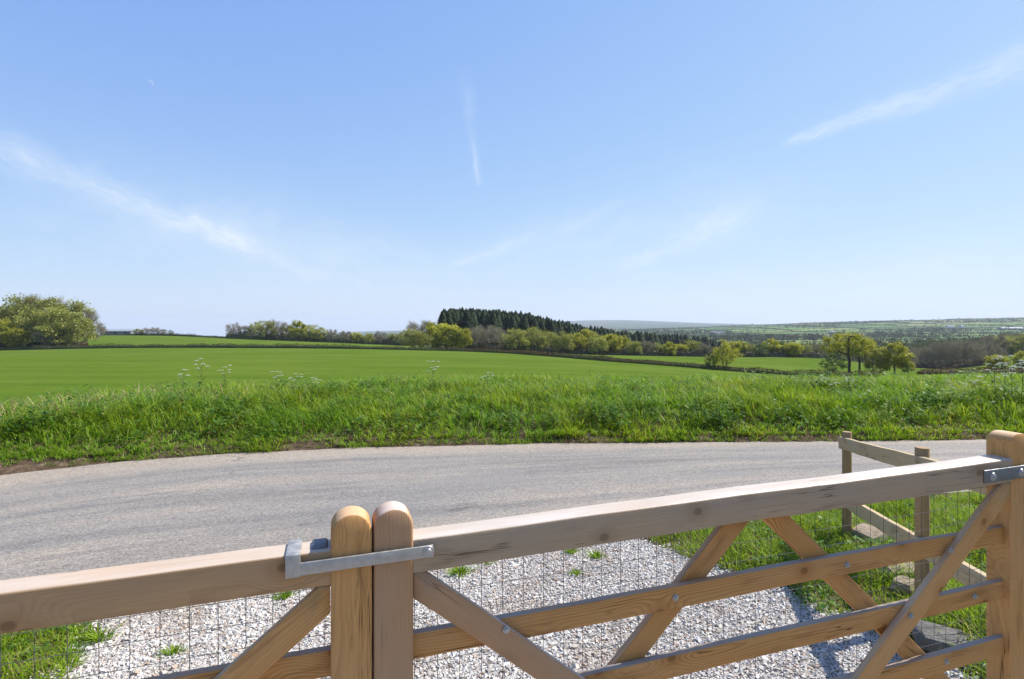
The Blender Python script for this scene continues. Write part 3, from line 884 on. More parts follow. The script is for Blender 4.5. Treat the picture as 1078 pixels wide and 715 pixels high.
    while zc < 1.05:
        pts = [(xx, zz(xx) - zc + rg.uniform(-.002, .002)) for xx in np.linspace(.0, GL, 13)]
        for p, q in zip(pts, pts[1:]):
            rod((sgn * p[0], .066, p[1]), (sgn * q[0], .066, q[1]))
        zc += .051
    me = mesh_np('wire_mesh', np.array(bm_v), [np.array(bm_f)], False)
    link('wire_mesh', me, M['wire'], root)
    # hinge strap
    bm = box_bm(.30, .007, .040, .0035, 2)
    me = bm_mesh('hinge_strap', bm)
    hx = 1.705
    st = link('hinge_strap', me, M['galv_dark'], root, (sgn * hx if not mirror else -(hx + .30), -.0075, zz(hx) - .021), (0, -GATE_TILT, 0))
    b1 = bolt(st, .035 if not mirror else .265, -.022, -.001, .009)
    b2 = bolt(st, .16 if not mirror else .14, -.022, -.001, .009)
    tag(root, label, 'gate', 'pair of wooden driveway gates')
    return root, zz
gate_r, zzr = build_gate('wooden_gate', 'right hand wooden field gate with pale top rail, diagonal braces and hinge strap', False)
gate_l, zzl = build_gate('wooden_gate', 'left hand wooden field gate holding the looped end of the metal latch', True)

# throw-over latch: bolted to the right gate, its loop drops over the left gate's rail
def build_latch():
    latch = empty('gate_latch', P435 + Vector((0, 0, 0)))
    latch.rotation_euler = (0, 0, GATE_YAW)
    o = latch.location
    def bx(name, x0, x1, y0, y1, z0, z1, mat, bev=.0015, tilt=True):
        bm = bmesh.new(); bmesh.ops.create_cube(bm, size=1)
        for v in bm.verts:
            x = x0 + (v.co.x + .5) * (x1 - x0)
            v.co = Vector((x, y0 + (v.co.y + .5) * (y1 - y0), z0 + (v.co.z + .5) * (z1 - z0) + (x * math.tan(GATE_TILT) if tilt else 0)))
        bmesh.ops.bevel(bm, geom=list(bm.edges), offset=bev, segments=2, profile=.5, affect='EDGES')
        return bm
    yb = -.0165
    bm = bx('bar', -.224, .040, yb, yb + .006, -.037, -.0125, M['galv'])
    link('latch_bar', bm_mesh('latch_bar', bm), M['galv'], latch)
    # loop: front plate, top strap, back plate as one bent piece
    bm = bx('f', -.250, -.222, yb - .0005, yb + .006, -.039, .005, M['galv'])
    for (y0, y1, z0, z1) in ((yb, .071, .001, .006), (.066, .0712, -.030, .0055)):
        b2 = bx('t', -.2498, -.2222, y0, y1, z0, z1, M['galv'])
        tmp = bpy.data.meshes.new('tmp'); b2.to_mesh(tmp); b2.free(); bm.from_mesh(tmp); bpy.data.meshes.remove(tmp)
    link('latch_loop', bm_mesh('latch_loop', bm), M['galv'], latch)
    link('latch_bolt', bolt(None, 0, 0, 0, .0085).data, None, latch, (.029, yb - .001, -.0240))
    for ob in list(bpy.data.objects):
        if ob.name.startswith('bolt') and ob.parent is None: bpy.data.objects.remove(ob)
    tag(latch, 'galvanised steel throw-over latch bar bridging the two gate stiles', 'gate latch')
    bm = bmesh.new(); bmesh.ops.create_cube(bm, size=1)
    for v in bm.verts:
        t = 1 - .22 * (v.co.z + .5)
        v.co = Vector((v.co.x * .034 * t, v.co.y * .046 * t, (v.co.z + .5) * .007))
    bmesh.ops.bevel(bm, geom=list(bm.edges), offset=.0025, segments=2, profile=.5, affect='EDGES')
    pos = P435 + gx * (-.187) + gn * .036 + Vector((0, 0, -.187 * math.tan(GATE_TILT) + .0005))
    c = link('latch_stop', bm_mesh('latch_stop', bm), M['galv_dark'], None, pos, (0, 0, GATE_YAW))
    tag(c, 'small grey metal stop plate on top of the left gate rail', 'latch plate')
build_latch()

# ------------------------------------------------------------------ fence on the right
def build_fence():
    fdir = Vector((.276, 1, 0)).normalized()
    rz = math.atan2(fdir.y, fdir.x)
    A = Vector((2.85, 4.85, 0))
    root = empty('wooden_fence', (A.x, A.y, H1(A.x, A.y)), 0)
    tag(root, 'two rail wooden fence with round posts running from the gate to the lane', 'fence')
    gz = root.location.z
    slope = -.118
    for i, s in enumerate((0, -1.5, -2.95)):
        p = A + fdir * s
        zt = .71 + slope * s * 1.0
        z0 = H1(p.x, p.y) - .15
        bm = bmesh.new()
        n = 16; r = .037 if i == 0 else .0375
        L = zt - z0
        rg = random.Random(i)
        rings = []
        for (x, k) in ((0, 1.05), (L * .3, 1.02), (L * .6, 1.0), (L - .004, 1.0), (L, .93)):
            rings.append([bm.verts.new((x, r * k * math.cos(2 * math.pi * j / n) * (1 + .04 * math.sin(2 * j + i)), r * k * math.sin(2 * math.pi * j / n))) for j in range(n)])
        for a, b in zip(rings, rings[1:]):
            for j in range(n): bm.faces.new((a[j], b[j], b[(j + 1) % n], a[(j + 1) % n]))
        bm.faces.new(rings[0]); bm.faces.new(list(reversed(rings[-1])))
        bmesh.ops.recalc_face_normals(bm, faces=list(bm.faces))
        link('post', bm_mesh('post', bm), M['post_wood'], root, (p.x - A.x, p.y - A.y, z0 - gz), (0, -math.pi / 2, rg.uniform(0, 6)))
    side = Vector((-fdir.y, fdir.x, 0))          # towards the drive
    L = 3.25
    for zoff in (.0, -.48):
        st = A + fdir * .10 + side * .040
        z = .71 - .057 + slope * .10 + zoff + .005
        # runs from the lane end back to the gate, rising
        o = board('rail', L, .034, .100, M['fence_wood'], root, (st.x - A.x, st.y - A.y, z - gz), 0, bev=.003, wob=.0015)
        d = (-fdir + Vector((0, 0, -slope))).normalized()
        yv = -side                                  # local y
        zv = d.cross(yv) * 1.0
        if zv.z < 0: yv = side; zv = d.cross(yv)
        mt = Matrix((d, yv, zv)).transposed().to_4x4()
        o.rotation_euler = mt.to_euler()
build_fence()

# stones by the fence
def stone(px, py, w, d, h, seed, mat, label, rz=0.0, lift=0.0, tilt=(0, 0)):
    Y = 4.0
    for _ in range(30): Y = (EYE - H1(X_at(px, Y), Y)) * F / (py - HY)
    X = X_at(px, Y)
    bm = bmesh.new()
    bmesh.ops.create_cube(bm, size=1)
    bmesh.ops.subdivide_edges(bm, edges=list(bm.edges), cuts=5, use_grid_fill=True)
    rg = np.random.default_rng(seed)
    k = rg.normal(size=(8, 3)) * 2.2; ph = rg.uniform(0, 6.28, 8)
    for v in bm.verts:
        c = v.co.copy()
        s = sum(math.sin(k[i] @ np.array(c) * 2 + ph[i]) for i in range(8)) / 8
        c = c * (1 + .16 * s)
        m = max(abs(c.x), abs(c.y)); 
        c.x *= 1 - .25 * max(0, c.z); c.y *= 1 - .2 * max(0, c.z)
        c = c.lerp(c.normalized() * .55, .28)
        v.co = Vector((c.x * w, c.y * d, (c.z + .35) * h))
    bmesh.ops.recalc_face_normals(bm, faces=list(bm.faces))
    o = link('stone', bm_mesh('stone', bm), mat, None, (X, Y, H1(X, Y) + lift), (tilt[0], tilt[1], rz))
    tag(o, label, 'stone', 'stones by the fence')
stone(914, 573, .20, .22, .12, 1, M['rock'], 'squarish buff stone in the grass right of the end fence post', .5, .03, (.15, -.2))
stone(948, 611, .26, .16, .09, 2, M['rock'], 'flat tan stone between the lower two gate bars', .1, .03, (.2, 0))
stone(953, 626, .16, .12, .08, 3, M['rock'], 'small tan stone just below the flat one', .6, .03)
stone(1000, 684, .34, .18, .075, 4, M['rock_dark'], 'long dark slate stone in the shade beside the hinge stile', -.35, .02, (.18, .12))

# ------------------------------------------------------------------ trees
def tube_mesh(edges, sides=5):
    V, Fq = [], []
    for (a, b, ra, rb) in edges:
        a = np.array(a); b = np.array(b); d = b - a; L = np.linalg.norm(d)
        if L < 1e-6: continue
        d /= L
        u = np.cross(d, [.3, .9, .2]); u /= np.linalg.norm(u); v = np.cross(d, u)
        i0 = len(V)
        for (p, r) in ((a - d * ra * .3, ra), (b, rb)):
            for k in range(sides):
                an = 2 * math.pi * k / sides
                V.append(p + (u * math.cos(an) + v * math.sin(an)) * r)
        for k in range(sides):
            Fq.append((i0 + k, i0 + (k + 1) % sides, i0 + sides + (k + 1) % sides, i0 + sides + k))
    return np.array(V), np.array(Fq)

def leaf_quads(C, size, rg, up=.3, aspect=.7):
    n = len(C)
    nrm = rg.normal(size=(n, 3)); nrm[:, 2] += up * 2; nrm /= np.linalg.norm(nrm, axis=1, keepdims=True)
    t = np.cross(nrm, rg.normal(size=(n, 3))); t /= np.linalg.norm(t, axis=1, keepdims=True)
    b = np.cross(nrm, t)
    s = np.broadcast_to(size, (n,))[:, None]
    V = np.stack([C - t * s, C + b * s * aspect, C + t * s * .9, C - b * s * aspect * .8], 1)
    Fq = (np.arange(n)[:, None] * 4 + np.arange(4)[None])
    return V.reshape(-1, 3), Fq

def tree_parts(seed, W=9.0, base=.16, n_lobes=11, n_tips=80, leaves=3000, leaf=.20, twigs=0, stems=1, r0=.26, shell=.72, lobe_r=.30, flat=1.0, twig_len=1.0, sig=.48):
    """a tree 10 m tall: tube skeleton and crown mesh"""
    rg = np.random.default_rng(seed)
    H = 10.0
    cz = H * (base + (1 - base) * .52); rz = H * (1 - base) * .5; rx = W / 2
    lobes = []
    for i in range(n_lobes):
        a = 2.399 * i + rg.uniform(-.4, .4); e = -1.0 + 2.0 * (i + .5) / n_lobes + rg.uniform(-.12, .12)
        e = max(-.95, min(.98, e)); q = math.sqrt(max(0, 1 - e * e)) if e > 0 else (1 - .25 * e * e)
        s = shell * rg.uniform(.82, 1.1)
        lobes.append((np.array([math.cos(a) * q * rx * s, math.sin(a) * q * rx * s, cz + e * rz * s * .92]), rg.uniform(.75, 1.25) * lobe_r))
    lobes.append((np.array([0, 0, cz]), lobe_r * 1.2))
    tips = []
    for k in range(n_tips):
        c, lr = lobes[k % len(lobes)]
        v = rg.normal(size=3); v /= np.linalg.norm(v)
        v *= rg.random() ** .4
        tips.append(c + v * np.array([rx, rx, rz * flat]) * lr)
    tips = np.array(tips)
    tips[:, 2] = np.maximum(tips[:, 2], H * base * .7 + .3)
    nodes, parent = [], []
    st_roots = []
    for s in range(stems):
        ang = 2 * math.pi * s / max(stems, 1) + rg.uniform(0, 1)
        spread = 0 if stems == 1 else .35
        prev = -1
        for k in range(6):
            f = k / 5
            p = np.array([math.cos(ang) * spread * (.4 + f * W * .35) + rg.normal(0, .12) * f, math.sin(ang) * spread * (.4 + f * W * .35) + rg.normal(0, .12) * f, f * H * (base + .34) - (.3 if k == 0 else 0)])
            nodes.append(p); parent.append(prev); prev = len(nodes) - 1
    order = np.argsort(np.hypot(tips[:, 0], tips[:, 1]) + .5 * np.abs(tips[:, 2] - cz * .9))
    tipnodes = []
    for ti in order:
        t = tips[ti]
        N = np.array(nodes)
        d = np.linalg.norm(N - t, axis=1) + np.maximum(0, N[:, 2] - t[2] + .3) * 1.2
        d[:1] += 20
        low = N[:, 2] < H * base * .75
        d = d + low * 3
        j = int(np.argmin(d))
        m = N[j] * .5 + t * .5 + rg.normal(0, .14, 3) + np.array([0, 0, .18])
        nodes.append(m); parent.append(j); nodes.append(t); parent.append(len(nodes) - 2)
        tipnodes.append(len(nodes) - 1)
    cnt = np.zeros(len(nodes))
    for i in tipnodes:
        k = i
        while k >= 0: cnt[k] += 1; k = parent[k]
    tot = max(1, cnt.max())
    rad = np.maximum(.018, r0 * (cnt / tot) ** .55)
    edges = []
    for i, p in enumerate(parent):
        if p >= 0: edges.append((nodes[p], nodes[i], min(rad[p], rad[i] * 1.7), rad[i]))
    # flare
    for s in range(stems):
        edges.append((nodes[s * 6] - np.array([0, 0, .05]), nodes[s * 6] + np.array([0, 0, .45]), rad[s * 6] * 1.6, rad[s * 6] * 1.02))
    TV, TF = tube_mesh(edges, 5)
    CV, CF, CT = [], [], []
    nv = 0
    faces = []
    if leaves:
        idx = rg.integers(0, len(tips), leaves)
        C = tips[idx] + rg.normal(0, sig, (leaves, 3)) * np.array([1, 1, .75])
        sz = leaf * rg.uniform(.6, 1.35, leaves)
        V, Fq = leaf_quads(C, sz, rg, .5)
        CV.append(V); faces.append(Fq + nv); nv += len(V)
    if twigs:
        nn = np.array([nodes[i] for i in tipnodes] + [nodes[i - 1] for i in tipnodes])
        idx = rg.integers(0, len(nn), twigs)
        P = nn[idx] + rg.normal(0, sig * .8, (twigs, 3))
        out = P - np.array([0, 0, cz * .55]); out /= np.linalg.norm(out, axis=1, keepdims=True)
        d = out + rg.normal(0, .55, (twigs, 3)); d /= np.linalg.norm(d, axis=1, keepdims=True)
        L = rg.uniform(.4, 1.1, twigs)[:, None] * twig_len
        sdv = np.cross(d, rg.normal(size=(twigs, 3))); sdv /= np.linalg.norm(sdv, axis=1, keepdims=True)
        w = .022
        V = np.stack([P - sdv * w, P + sdv * w, P + d * L * .6 + sdv * w * .8, P + d * L], 1).reshape(-1, 3)
        faces.append(np.arange(twigs)[:, None] * 4 + np.arange(4)[None] + nv); CV.append(V); nv += len(V)
    return (TV, TF), (np.vstack(CV), np.vstack(faces))

def conifer_parts(seed, W=3.6):
    rg = np.random.default_rng(seed)
    H = 10.0
    tr = tube_mesh([((0, 0, -.3), (0, 0, 5), .16, .10), ((0, 0, 5), (0, 0, 9.7), .10, .02)], 6)
    n = 700
    f = rg.random(n) ** .8
    z = .9 + f * 8.9
    rad = (W / 2) * (1 - f) ** .6 * rg.uniform(.75, 1.15, n) + .12
    a = rg.uniform(0, 6.283, n)
    d = np.stack([np.cos(a), np.sin(a), np.full(n, -.18)], -1)
    s = np.stack([-np.sin(a), np.cos(a), np.zeros(n)], -1)
    p0 = np.stack([np.zeros(n), np.zeros(n), z], -1)
    V = []
    wdt = (.16 + .2 * (1 - f)) * rg.uniform(.7, 1.3, n)
    for (r1, r2) in ((.15, .72), (.5, 1.05)):
        c1 = p0 + d * (rad * r1)[:, None]; c2 = p0 + d * (rad * r2)[:, None]
        sag = np.array([0, 0, .10])
        V.append(np.stack([c1 + sag, (c1 + c2) / 2 + s * wdt[:, None] + rg.normal(0, .08, (n, 3)), c2 - sag, (c1 + c2) / 2 - s * wdt[:, None] - np.array([0, 0, .12])], 1))
    V = np.concatenate(V).reshape(-1, 3)
    top = np.stack([rg.normal(0, .05, 40), rg.normal(0, .05, 40), rg.uniform(9.0, 10.0, 40)], -1)
    TV, TFq = leaf_quads(top, .14, rg)
    Fq = np.arange(len(V)).reshape(-1, 4)
    return tr, (np.vstack([V, TV]), np.vstack([Fq, TFq + len(V)]))

def proto(name, parts, bark, leafm):
    (tv, tf), (cv, cf) = parts
    a = mesh_np('trunk', tv, [tf], True); a.materials.append(bark)
    b = mesh_np('crown', cv, [cf], False); b.materials.append(leafm)
    return name, a, b
def plant(pr, X, Y, h, rz, wide=1.0, label='', cat='tree', group=None, sink=.1, z=None):
    name, a, b = pr
    r = empty(name, (X, Y, (H1(X, Y) if z is None else z) - sink), rz)
    s = h / 10.0
    r.scale = (s * wide, s * wide, s)
    link('trunk', a, None, r); link('crown', b, None, r)
    tag(r, label, cat, group)
    return r

P_BRIGHT = [proto('broadleaf_tree', tree_parts(11, 10.5, .03, 17, 120, 8000, .25, 200, r0=.3), M['bark'], M['bright_leaf']),
            proto('broadleaf_tree', tree_parts(12, 9.5, .03, 15, 110, 7500, .25, 200, r0=.28), M['bark'], M['bright_leaf'])]
P_MID = [proto('broadleaf_tree', tree_parts(21, 9.5, .03, 16, 120, 5200, .20, 1800, r0=.26), M['bark_grey'], M['mid_leaf']),
         proto('broadleaf_tree', tree_parts(22, 10.5, .04, 16, 120, 6000, .20, 1500, r0=.28), M['bark'], M['mid_leaf']),
         proto('broadleaf_tree', tree_parts(23, 8.0, .03, 13, 100, 4200, .20, 1800, r0=.22), M['bark_grey'], M['mid_leaf'])]
P_BARE = [proto('bare_tree', tree_parts(31, 9.0, .10, 14, 150, 900, .13, 5200, r0=.25, twig_len=1.2), M['bark_grey'], M['bud_leaf']),
          proto('bare_tree', tree_parts(32, 7.5, .12, 12, 130, 700, .13, 4800, r0=.22, twig_len=1.2), M['bark_grey'], M['bud_leaf']),
          proto('bare_tree', tree_parts(33, 10.5, .08, 14, 150, 1200, .13, 5200, r0=.28, twig_len=1.2), M['bark_grey'], M['bud_leaf'])]
P_GREEN = [proto('broadleaf_tree', tree_parts(41, 11.0, .05, 10, 70, 4200, .20, 100, r0=.22), M['bark'], M['green_leaf'])]
P_OAK = proto('oak_tree', tree_parts(51, 12.0, .40, 14, 120, 4600, .19, 1600, r0=.36, shell=.8, lobe_r=.25, sig=.42), M['bark'], M['bright_leaf'])
P_BUSH = proto('field_maple', tree_parts(61, 9.5, .04, 12, 110, 4200, .17, 1500, stems=4, r0=.2), M['bark'], M['bright_leaf'])
P_CON = [proto('conifer_tree', conifer_parts(71), M['bark'], M['needle']), proto('conifer_tree', conifer_parts(72, 4.2), M['bark'], M['needle']), proto('conifer_tree', conifer_parts(73, 3.2), M['bark'], M['needle'])]

def row(items, group, Y0, jit=4):
    for (pr, px, toppy, Y, wide, lab) in items:
        X = X_at(px, Y)
        z = H1(X, Y)
        h = (EYE - (toppy - HY) / F * Y) - z
        plant(pr, X, Y, h * 1.03, RNG.uniform(0, 6.28), wide, lab, 'tree', group)

# left clump at the field edge
row([(P_MID[1], 8, 318, 196, .85, 'hazy grey-green tree at the left edge of the left clump'),
     (P_MID[1], 24, 309.5, 200, .95, 'tall grey-green topped tree at the peak of the left clump'),
     (P_BARE[2], 40, 308.5, 204, .9, 'nearly leafless tree topping the middle of the left clump'),
     (P_MID[0], 56, 311, 198, .95, 'tall olive green tree right of the bare tops in the left clump'),
     (P_MID[2], 74, 314, 201, 1.05, 'olive tree on the right shoulder of the left clump'),
     (P_BARE[2], 90, 326, 200, .8, 'thin brownish tree ending the left clump beside the barn field'),
     (P_MID[2], 34, 326, 190, 1.0, 'olive tree in the front of the left clump'),
     (P_MID[1], 62, 322, 189, 1.0, 'yellowish tree in the front middle of the left clump'),
     (P_MID[0], 82, 329, 190, .9, 'low olive tree at the right front of the left clump'),
     (P_BRIGHT[1], 2, 337, 186, 1.1, 'bright yellow-green low tree at the frame edge below the left clump'),
     (P_BRIGHT[0], 16, 343, 185, .9, 'low bright green tree in front of the left clump'),
     (P_MID[0], -40, 315, 196, 1.0, 'tree in the left clump just beyond the frame edge'),
     (P_BARE[1], 48, 345, 186, 1.2, 'low twiggy brown scrub tree under the left clump')],
    'trees of the left clump', 190)
# little trees by the barn on the left skyline
row([(P_BARE[1], 108, 344, 332, 1.3, 'dark bare tree against the left end of the barn'),
     (P_MID[2], 146, 345.5, 338, 1.45, 'small green tree just right of the barn'),
     (P_BARE[0], 154, 345, 340, 1.45, 'thin bare tree second right of the barn'),
     (P_BARE[1], 163, 344.5, 336, 1.45, 'bare grey tree midway along the skyline right of the barn'),
     (P_BARE[2], 171, 346, 338, 1.45, 'low bare tree before the round dark one on the left skyline'),
     (P_GREEN[0], 180, 347, 334, .8, 'round dark tree standing last on the left skyline')],
    'trees beside the barn', 338)
# skyline copse left of centre
L1 = ['grey bare tree at the left end of the skyline copse', 'low grey tree second in the skyline copse', 'olive tree third in the skyline copse', 'tall yellowish tree fourth in the skyline copse',
      'bare topped tree fifth in the skyline copse', 'olive tree sixth in the skyline copse', 'yellow-green tree seventh in the skyline copse', 'mixed tree eighth in the skyline copse',
      'greyish tree ninth in the skyline copse', 'low bare tree tenth in the skyline copse', 'low pinkish grey tree eleventh in the skyline copse', 'bright low tree twelfth in the skyline copse',
      'low tree thirteenth in the skyline copse', 'grey twiggy tree fourteenth in the skyline copse', 'low olive tree fifteenth in the skyline copse', 'olive tree last in the skyline copse beside the central clump']
pxs = [246, 258, 270, 281, 292, 302, 314, 326, 337, 350, 363, 375, 388, 400, 412, 423]
tops = [340, 342, 338, 336.5, 337, 341, 338, 341, 343.5, 346.5, 347.5, 349, 350, 348.5, 350, 349]
prs = [P_BARE[0], P_BARE[2], P_MID[0], P_MID[1], P_BARE[0], P_MID[2], P_BRIGHT[1], P_MID[1], P_MID[0], P_BARE[1], P_BARE[2], P_BRIGHT[0], P_MID[1], P_BARE[0], P_MID[2], P_MID[0]]
row([(prs[i], pxs[i], tops[i], 322 - i * 3 + (i % 3) * 6, 1.0, L1[i]) for i in range(16)], 'trees of the skyline copse', 320)
# central clump
row([(P_BARE[2], 444, 336, 205, 1.0, 'bare grey crown rising at the back of the central clump'),
     (P_MID[1], 434, 345, 196, 1.0, 'olive tree at the left of the central clump'),
     (P_BRIGHT[0], 470, 338.5, 196, 1.15, 'broad bright yellow-green tree of the central clump'),
     (P_BRIGHT[1], 456, 339.5, 200, 1.0, 'yellow-green tree behind the broad bright one in the central clump'),
     (P_MID[1], 442, 348, 186, 1.2, 'rounded buff green bush tree at the front of the central clump'),
     (P_BRIGHT[0], 487, 344, 192, .8, 'smaller yellow-green tree at the right of the central clump')],
    'trees of the central clump', 195)
# row along the far side of the second field
rowdata = [(502, 343, P_BARE[0], 'dark bare oak right of the central clump'), (514, 341, P_BARE[2], 'spreading bare oak in front of the conifers'), (527, 345, P_BARE[1], 'bare tree in the hollow before the conifers'),
           (543, 345, P_MID[1], 'grey-green tree left of the rounded olive tree'), (563, 343, P_MID[0], 'rounded olive brown tree in front of the conifer slope'), (577, 348, P_MID[2], 'narrow olive tree right of the rounded one'),
           (592, 348, P_MID[0], 'brownish round tree starting the yellow row'), (604, 349, P_BRIGHT[0], 'yellow tree third along the row below the conifers'), (617, 347, P_BRIGHT[1], 'bright yellow-green tree at the peak of the row'),
           (629, 351, P_MID[0], 'olive tree dipping in the yellow row'), (643, 350, P_BRIGHT[0], 'large bright yellow-green tree at the middle of the row'), (655, 354, P_BRIGHT[1], 'yellow tree falling to the right of the large one'),
           (668, 358, P_MID[1], 'small greyish tree after the large yellow one'), (681, 358, P_BARE[2], 'brown bare tree of the row under the low conifers'), (692, 360, P_MID[0], 'brownish small tree in the row under the low conifers'),
           (705, 360, P_BRIGHT[1], 'small rounded yellow tree under the low conifers'), (716, 361, P_BRIGHT[0], 'second small rounded yellow tree under the low conifers'), (729, 357.5, P_MID[1], 'taller green-grey tree before the lone field maple'),
           (741, 361, P_BARE[0], 'bare tree just left of the lone field maple'), (776, 357.5, P_BRIGHT[0], 'yellow tree behind the right side of the lone field maple'), (789, 361, P_MID[0], 'olive tree right of the lone field maple'),
           (800, 361, P_GREEN[0], 'dark green tree in the row right of the field maple'), (812, 357, P_BRIGHT[1], 'tall yellow tree in the row above the bright field'), (822, 359, P_GREEN[0], 'second dark green tree above the bright field'),
           (835, 359, P_BRIGHT[0], 'broad yellow tree above the bright field'), (848, 362, P_MID[1], 'olive tree in the row left of the tall oaks'), (860, 360, P_BARE[0], 'bare tree in the row close behind the tall oaks'),
           (915, 372, P_BARE[1], 'bare tree seen between the two oaks and the pale tree'), (958, 373, P_BARE[2], 'brownish bare tree right behind the pale tree')]
row([(p, x, t, 200 + (i % 3) * 5 - (i > 18) * 8, 1.05, lab) for i, (x, t, p, lab) in enumerate(rowdata)], 'trees along the far field edge', 200)

# conifer plantation
def plantation():
    tops = lambda px: np.interp(px, [464, 472, 500, 530, 560, 590, 620, 650, 690, 730, 752, 765], [327, 324, 324, 325.5, 329.5, 336.5, 343, 347, 350, 353, 356, 360])
    k = 0
    for rowi, (Yoff, n) in enumerate(((0, 112), (20, 104), (-22, 76))):
        for i in range(n):
            px = 465 + (i + RNG.uniform(.15, .85)) * (298 / n)
            if Yoff < 0: px = 465 + (i + RNG.uniform(.1, .9)) * (150 / n)
            Y = np.interp(px, [465, 600, 765], [292, 330, 430]) + Yoff + RNG.uniform(-6, 6)
            X = X_at(px, Y); z = H1(X, Y)
            tp = tops(px) + RNG.uniform(-.7, 2.6) + RNG.normal(0, .5) + (2.0 if rowi == 2 else 0)
            h = EYE - (tp - HY) / F * Y - z
            plant(P_CON[k % 3], X, Y, h, RNG.uniform(0, 6.28), RNG.uniform(1.2, 1.65) * (14 / max(h, 9)) ** .6, 'dark conifer in the dense plantation on the skyline behind the yellow trees', 'conifer', 'conifers of the plantation')
            k += 1
plantation()

# lone trees in the near hedge
row([(P_BUSH, 764, 358, 110, 1.0, 'lone yellow-green many stemmed tree growing in the field hedge')], None, 110)
row([(P_MID[2], 748, 372, 111, .9, 'low olive bush in the hedge left of the lone yellow tree')], None, 110)
row([(P_OAK, 894, 349.5, 117, .95, 'tall oak with clear dark trunk and yellow crown'), (P_OAK, 905, 356, 119, .8, 'second oak with a bare trunk right beside the tallest one'),
     (P_GREEN[0], 877, 371, 112, 1.0, 'low dark green spreading tree under the tall oak'), (P_MID[2], 919, 364, 114, .8, 'slim pale olive tree right of the two oaks'),
     (P_BARE[1], 927, 371, 116, .8, 'small bare tree between the oaks and the bright pale tree'),
     (P_BRIGHT[1], 942, 361, 113, .95, 'bright pale yellow tree at the right of the oak group'), (P_MID[0], 956, 378, 112, .9, 'low brownish bush at the right foot of the pale tree')],
    'trees of the oak group', 115)
row([(P_BRIGHT[0], 1050, 372, 125, 1.0, 'rounded yellow-green bush tree above the hedge at the far right'), (P_BRIGHT[1], 1076, 370, 150, .9, 'bright green bush at the right frame edge above the hedge')], None, 120)

# bare copse on the right
def copse():
    for i in range(30):
        px = 962 + i * 3.2 + RNG.uniform(-2, 2)
        Y = 225 + (i % 4) * 9 + RNG.uniform(-3, 3)
        X = X_at(px, Y); z = H1(X, Y)
        tp = np.interp(px, [955, 975, 1010, 1040, 1056], [368, 362, 356, 358, 366]) + RNG.uniform(-1.5, 3)
        h = EYE - (tp - HY) / F * Y - z
        plant(P_BARE[i % 3], X, Y, h, RNG.uniform(0, 6.28), RNG.uniform(.6, .8), 'slender leafless tree in the grey copse behind the right hedge', 'tree', 'trees of the leafless copse')
    rr = [(1048, 350, P_BARE[0], 'dark bare tree rising behind the right end of the copse'), (1058, 352, P_MID[1], 'yellowish tree above the copse at right'), (1066, 348, P_BARE[2], 'brown tree on the rise at the right edge'),
          (1076, 350, P_MID[0], 'olive tree on the rise at the right edge'), (1086, 349, P_BARE[0], 'bare tree just beyond the right frame edge'), (1040, 354, P_BARE[2], 'purplish bare tree on the rise above the copse'),
          (1062, 357, P_BRIGHT[1], 'small yellow tree below the others on the right rise')]
    row([(p, x, t, 290 + (i % 3) * 8, 1.0, lab) for i, (x, t, p, lab) in enumerate(rr)], 'trees on the right rise', 290)
copse()

# mid-distance woods that read as one mass
def far_wood():
    rg = np.random.default_rng(5)
    CV, TV = [], []
    faces, tedges = [], []
    nv = 0
    def crown(X, Y, z, h, n, size):
        nonlocal nv
        v = rg.normal(size=(n, 3)); v /= np.linalg.norm(v, axis=1, keepdims=True); v *= (rg.random(n) ** .35)[:, None]
        C = np.array([X, Y, z + h * .58]) + v * np.array([h * .36, h * .36, h * .42])
        V, Fq = leaf_quads(C, rg.uniform(.6, 1.3, n) * size, rg)
        CV.append(V); faces.append(Fq + nv); nv += len(V)
        tedges.append(((X, Y, z - .5), (X, Y, z + h * .6), h * .02, h * .01))
    pts = []
    for i in range(620):
        px = rg.uniform(690, 1110); Y = rg.uniform(262, 640)
        if px < 800 and Y < 430: continue
        if px > 1020 and Y < 300: continue
        pts.append((px, Y))
    for i in range(120):
        pts.append((rg.uniform(540, 800), rg.uniform(470, 640)))
    xs = np.array([X_at(p, y) for p, y in pts]); ys = np.array([y for p, y in pts]); zs = height(xs, ys)
    for x, y, z in zip(xs, ys, zs):
        px = CX + F * x / y
        lim = np.interp(px, [540, 690, 760, 830, 900, 960, 1010, 1060, 1110], [358, 357, 360, 357, 356, 354, 353, 349, 347]) + rg.uniform(0, 5)
        h = min(rg.uniform(9, 14), EYE - (lim - HY) / F * y - z)
        if h < 5: continue
        crown(x, y, z, h, 150, .045 * h)
    me = mesh_np('far_woods', np.vstack(CV), [np.vstack(faces)], False)
    w = link('far_woods', me, M['far_leaf'])
    tag(w, 'mass of mixed grey-brown and green woodland filling the valley', 'woodland', kind='stuff')
    tv, tf = tube_mesh(tedges, 4)
    link('trunks', mesh_np('trunks', tv, [tf], False), M['bark_grey'], w)
far_wood()

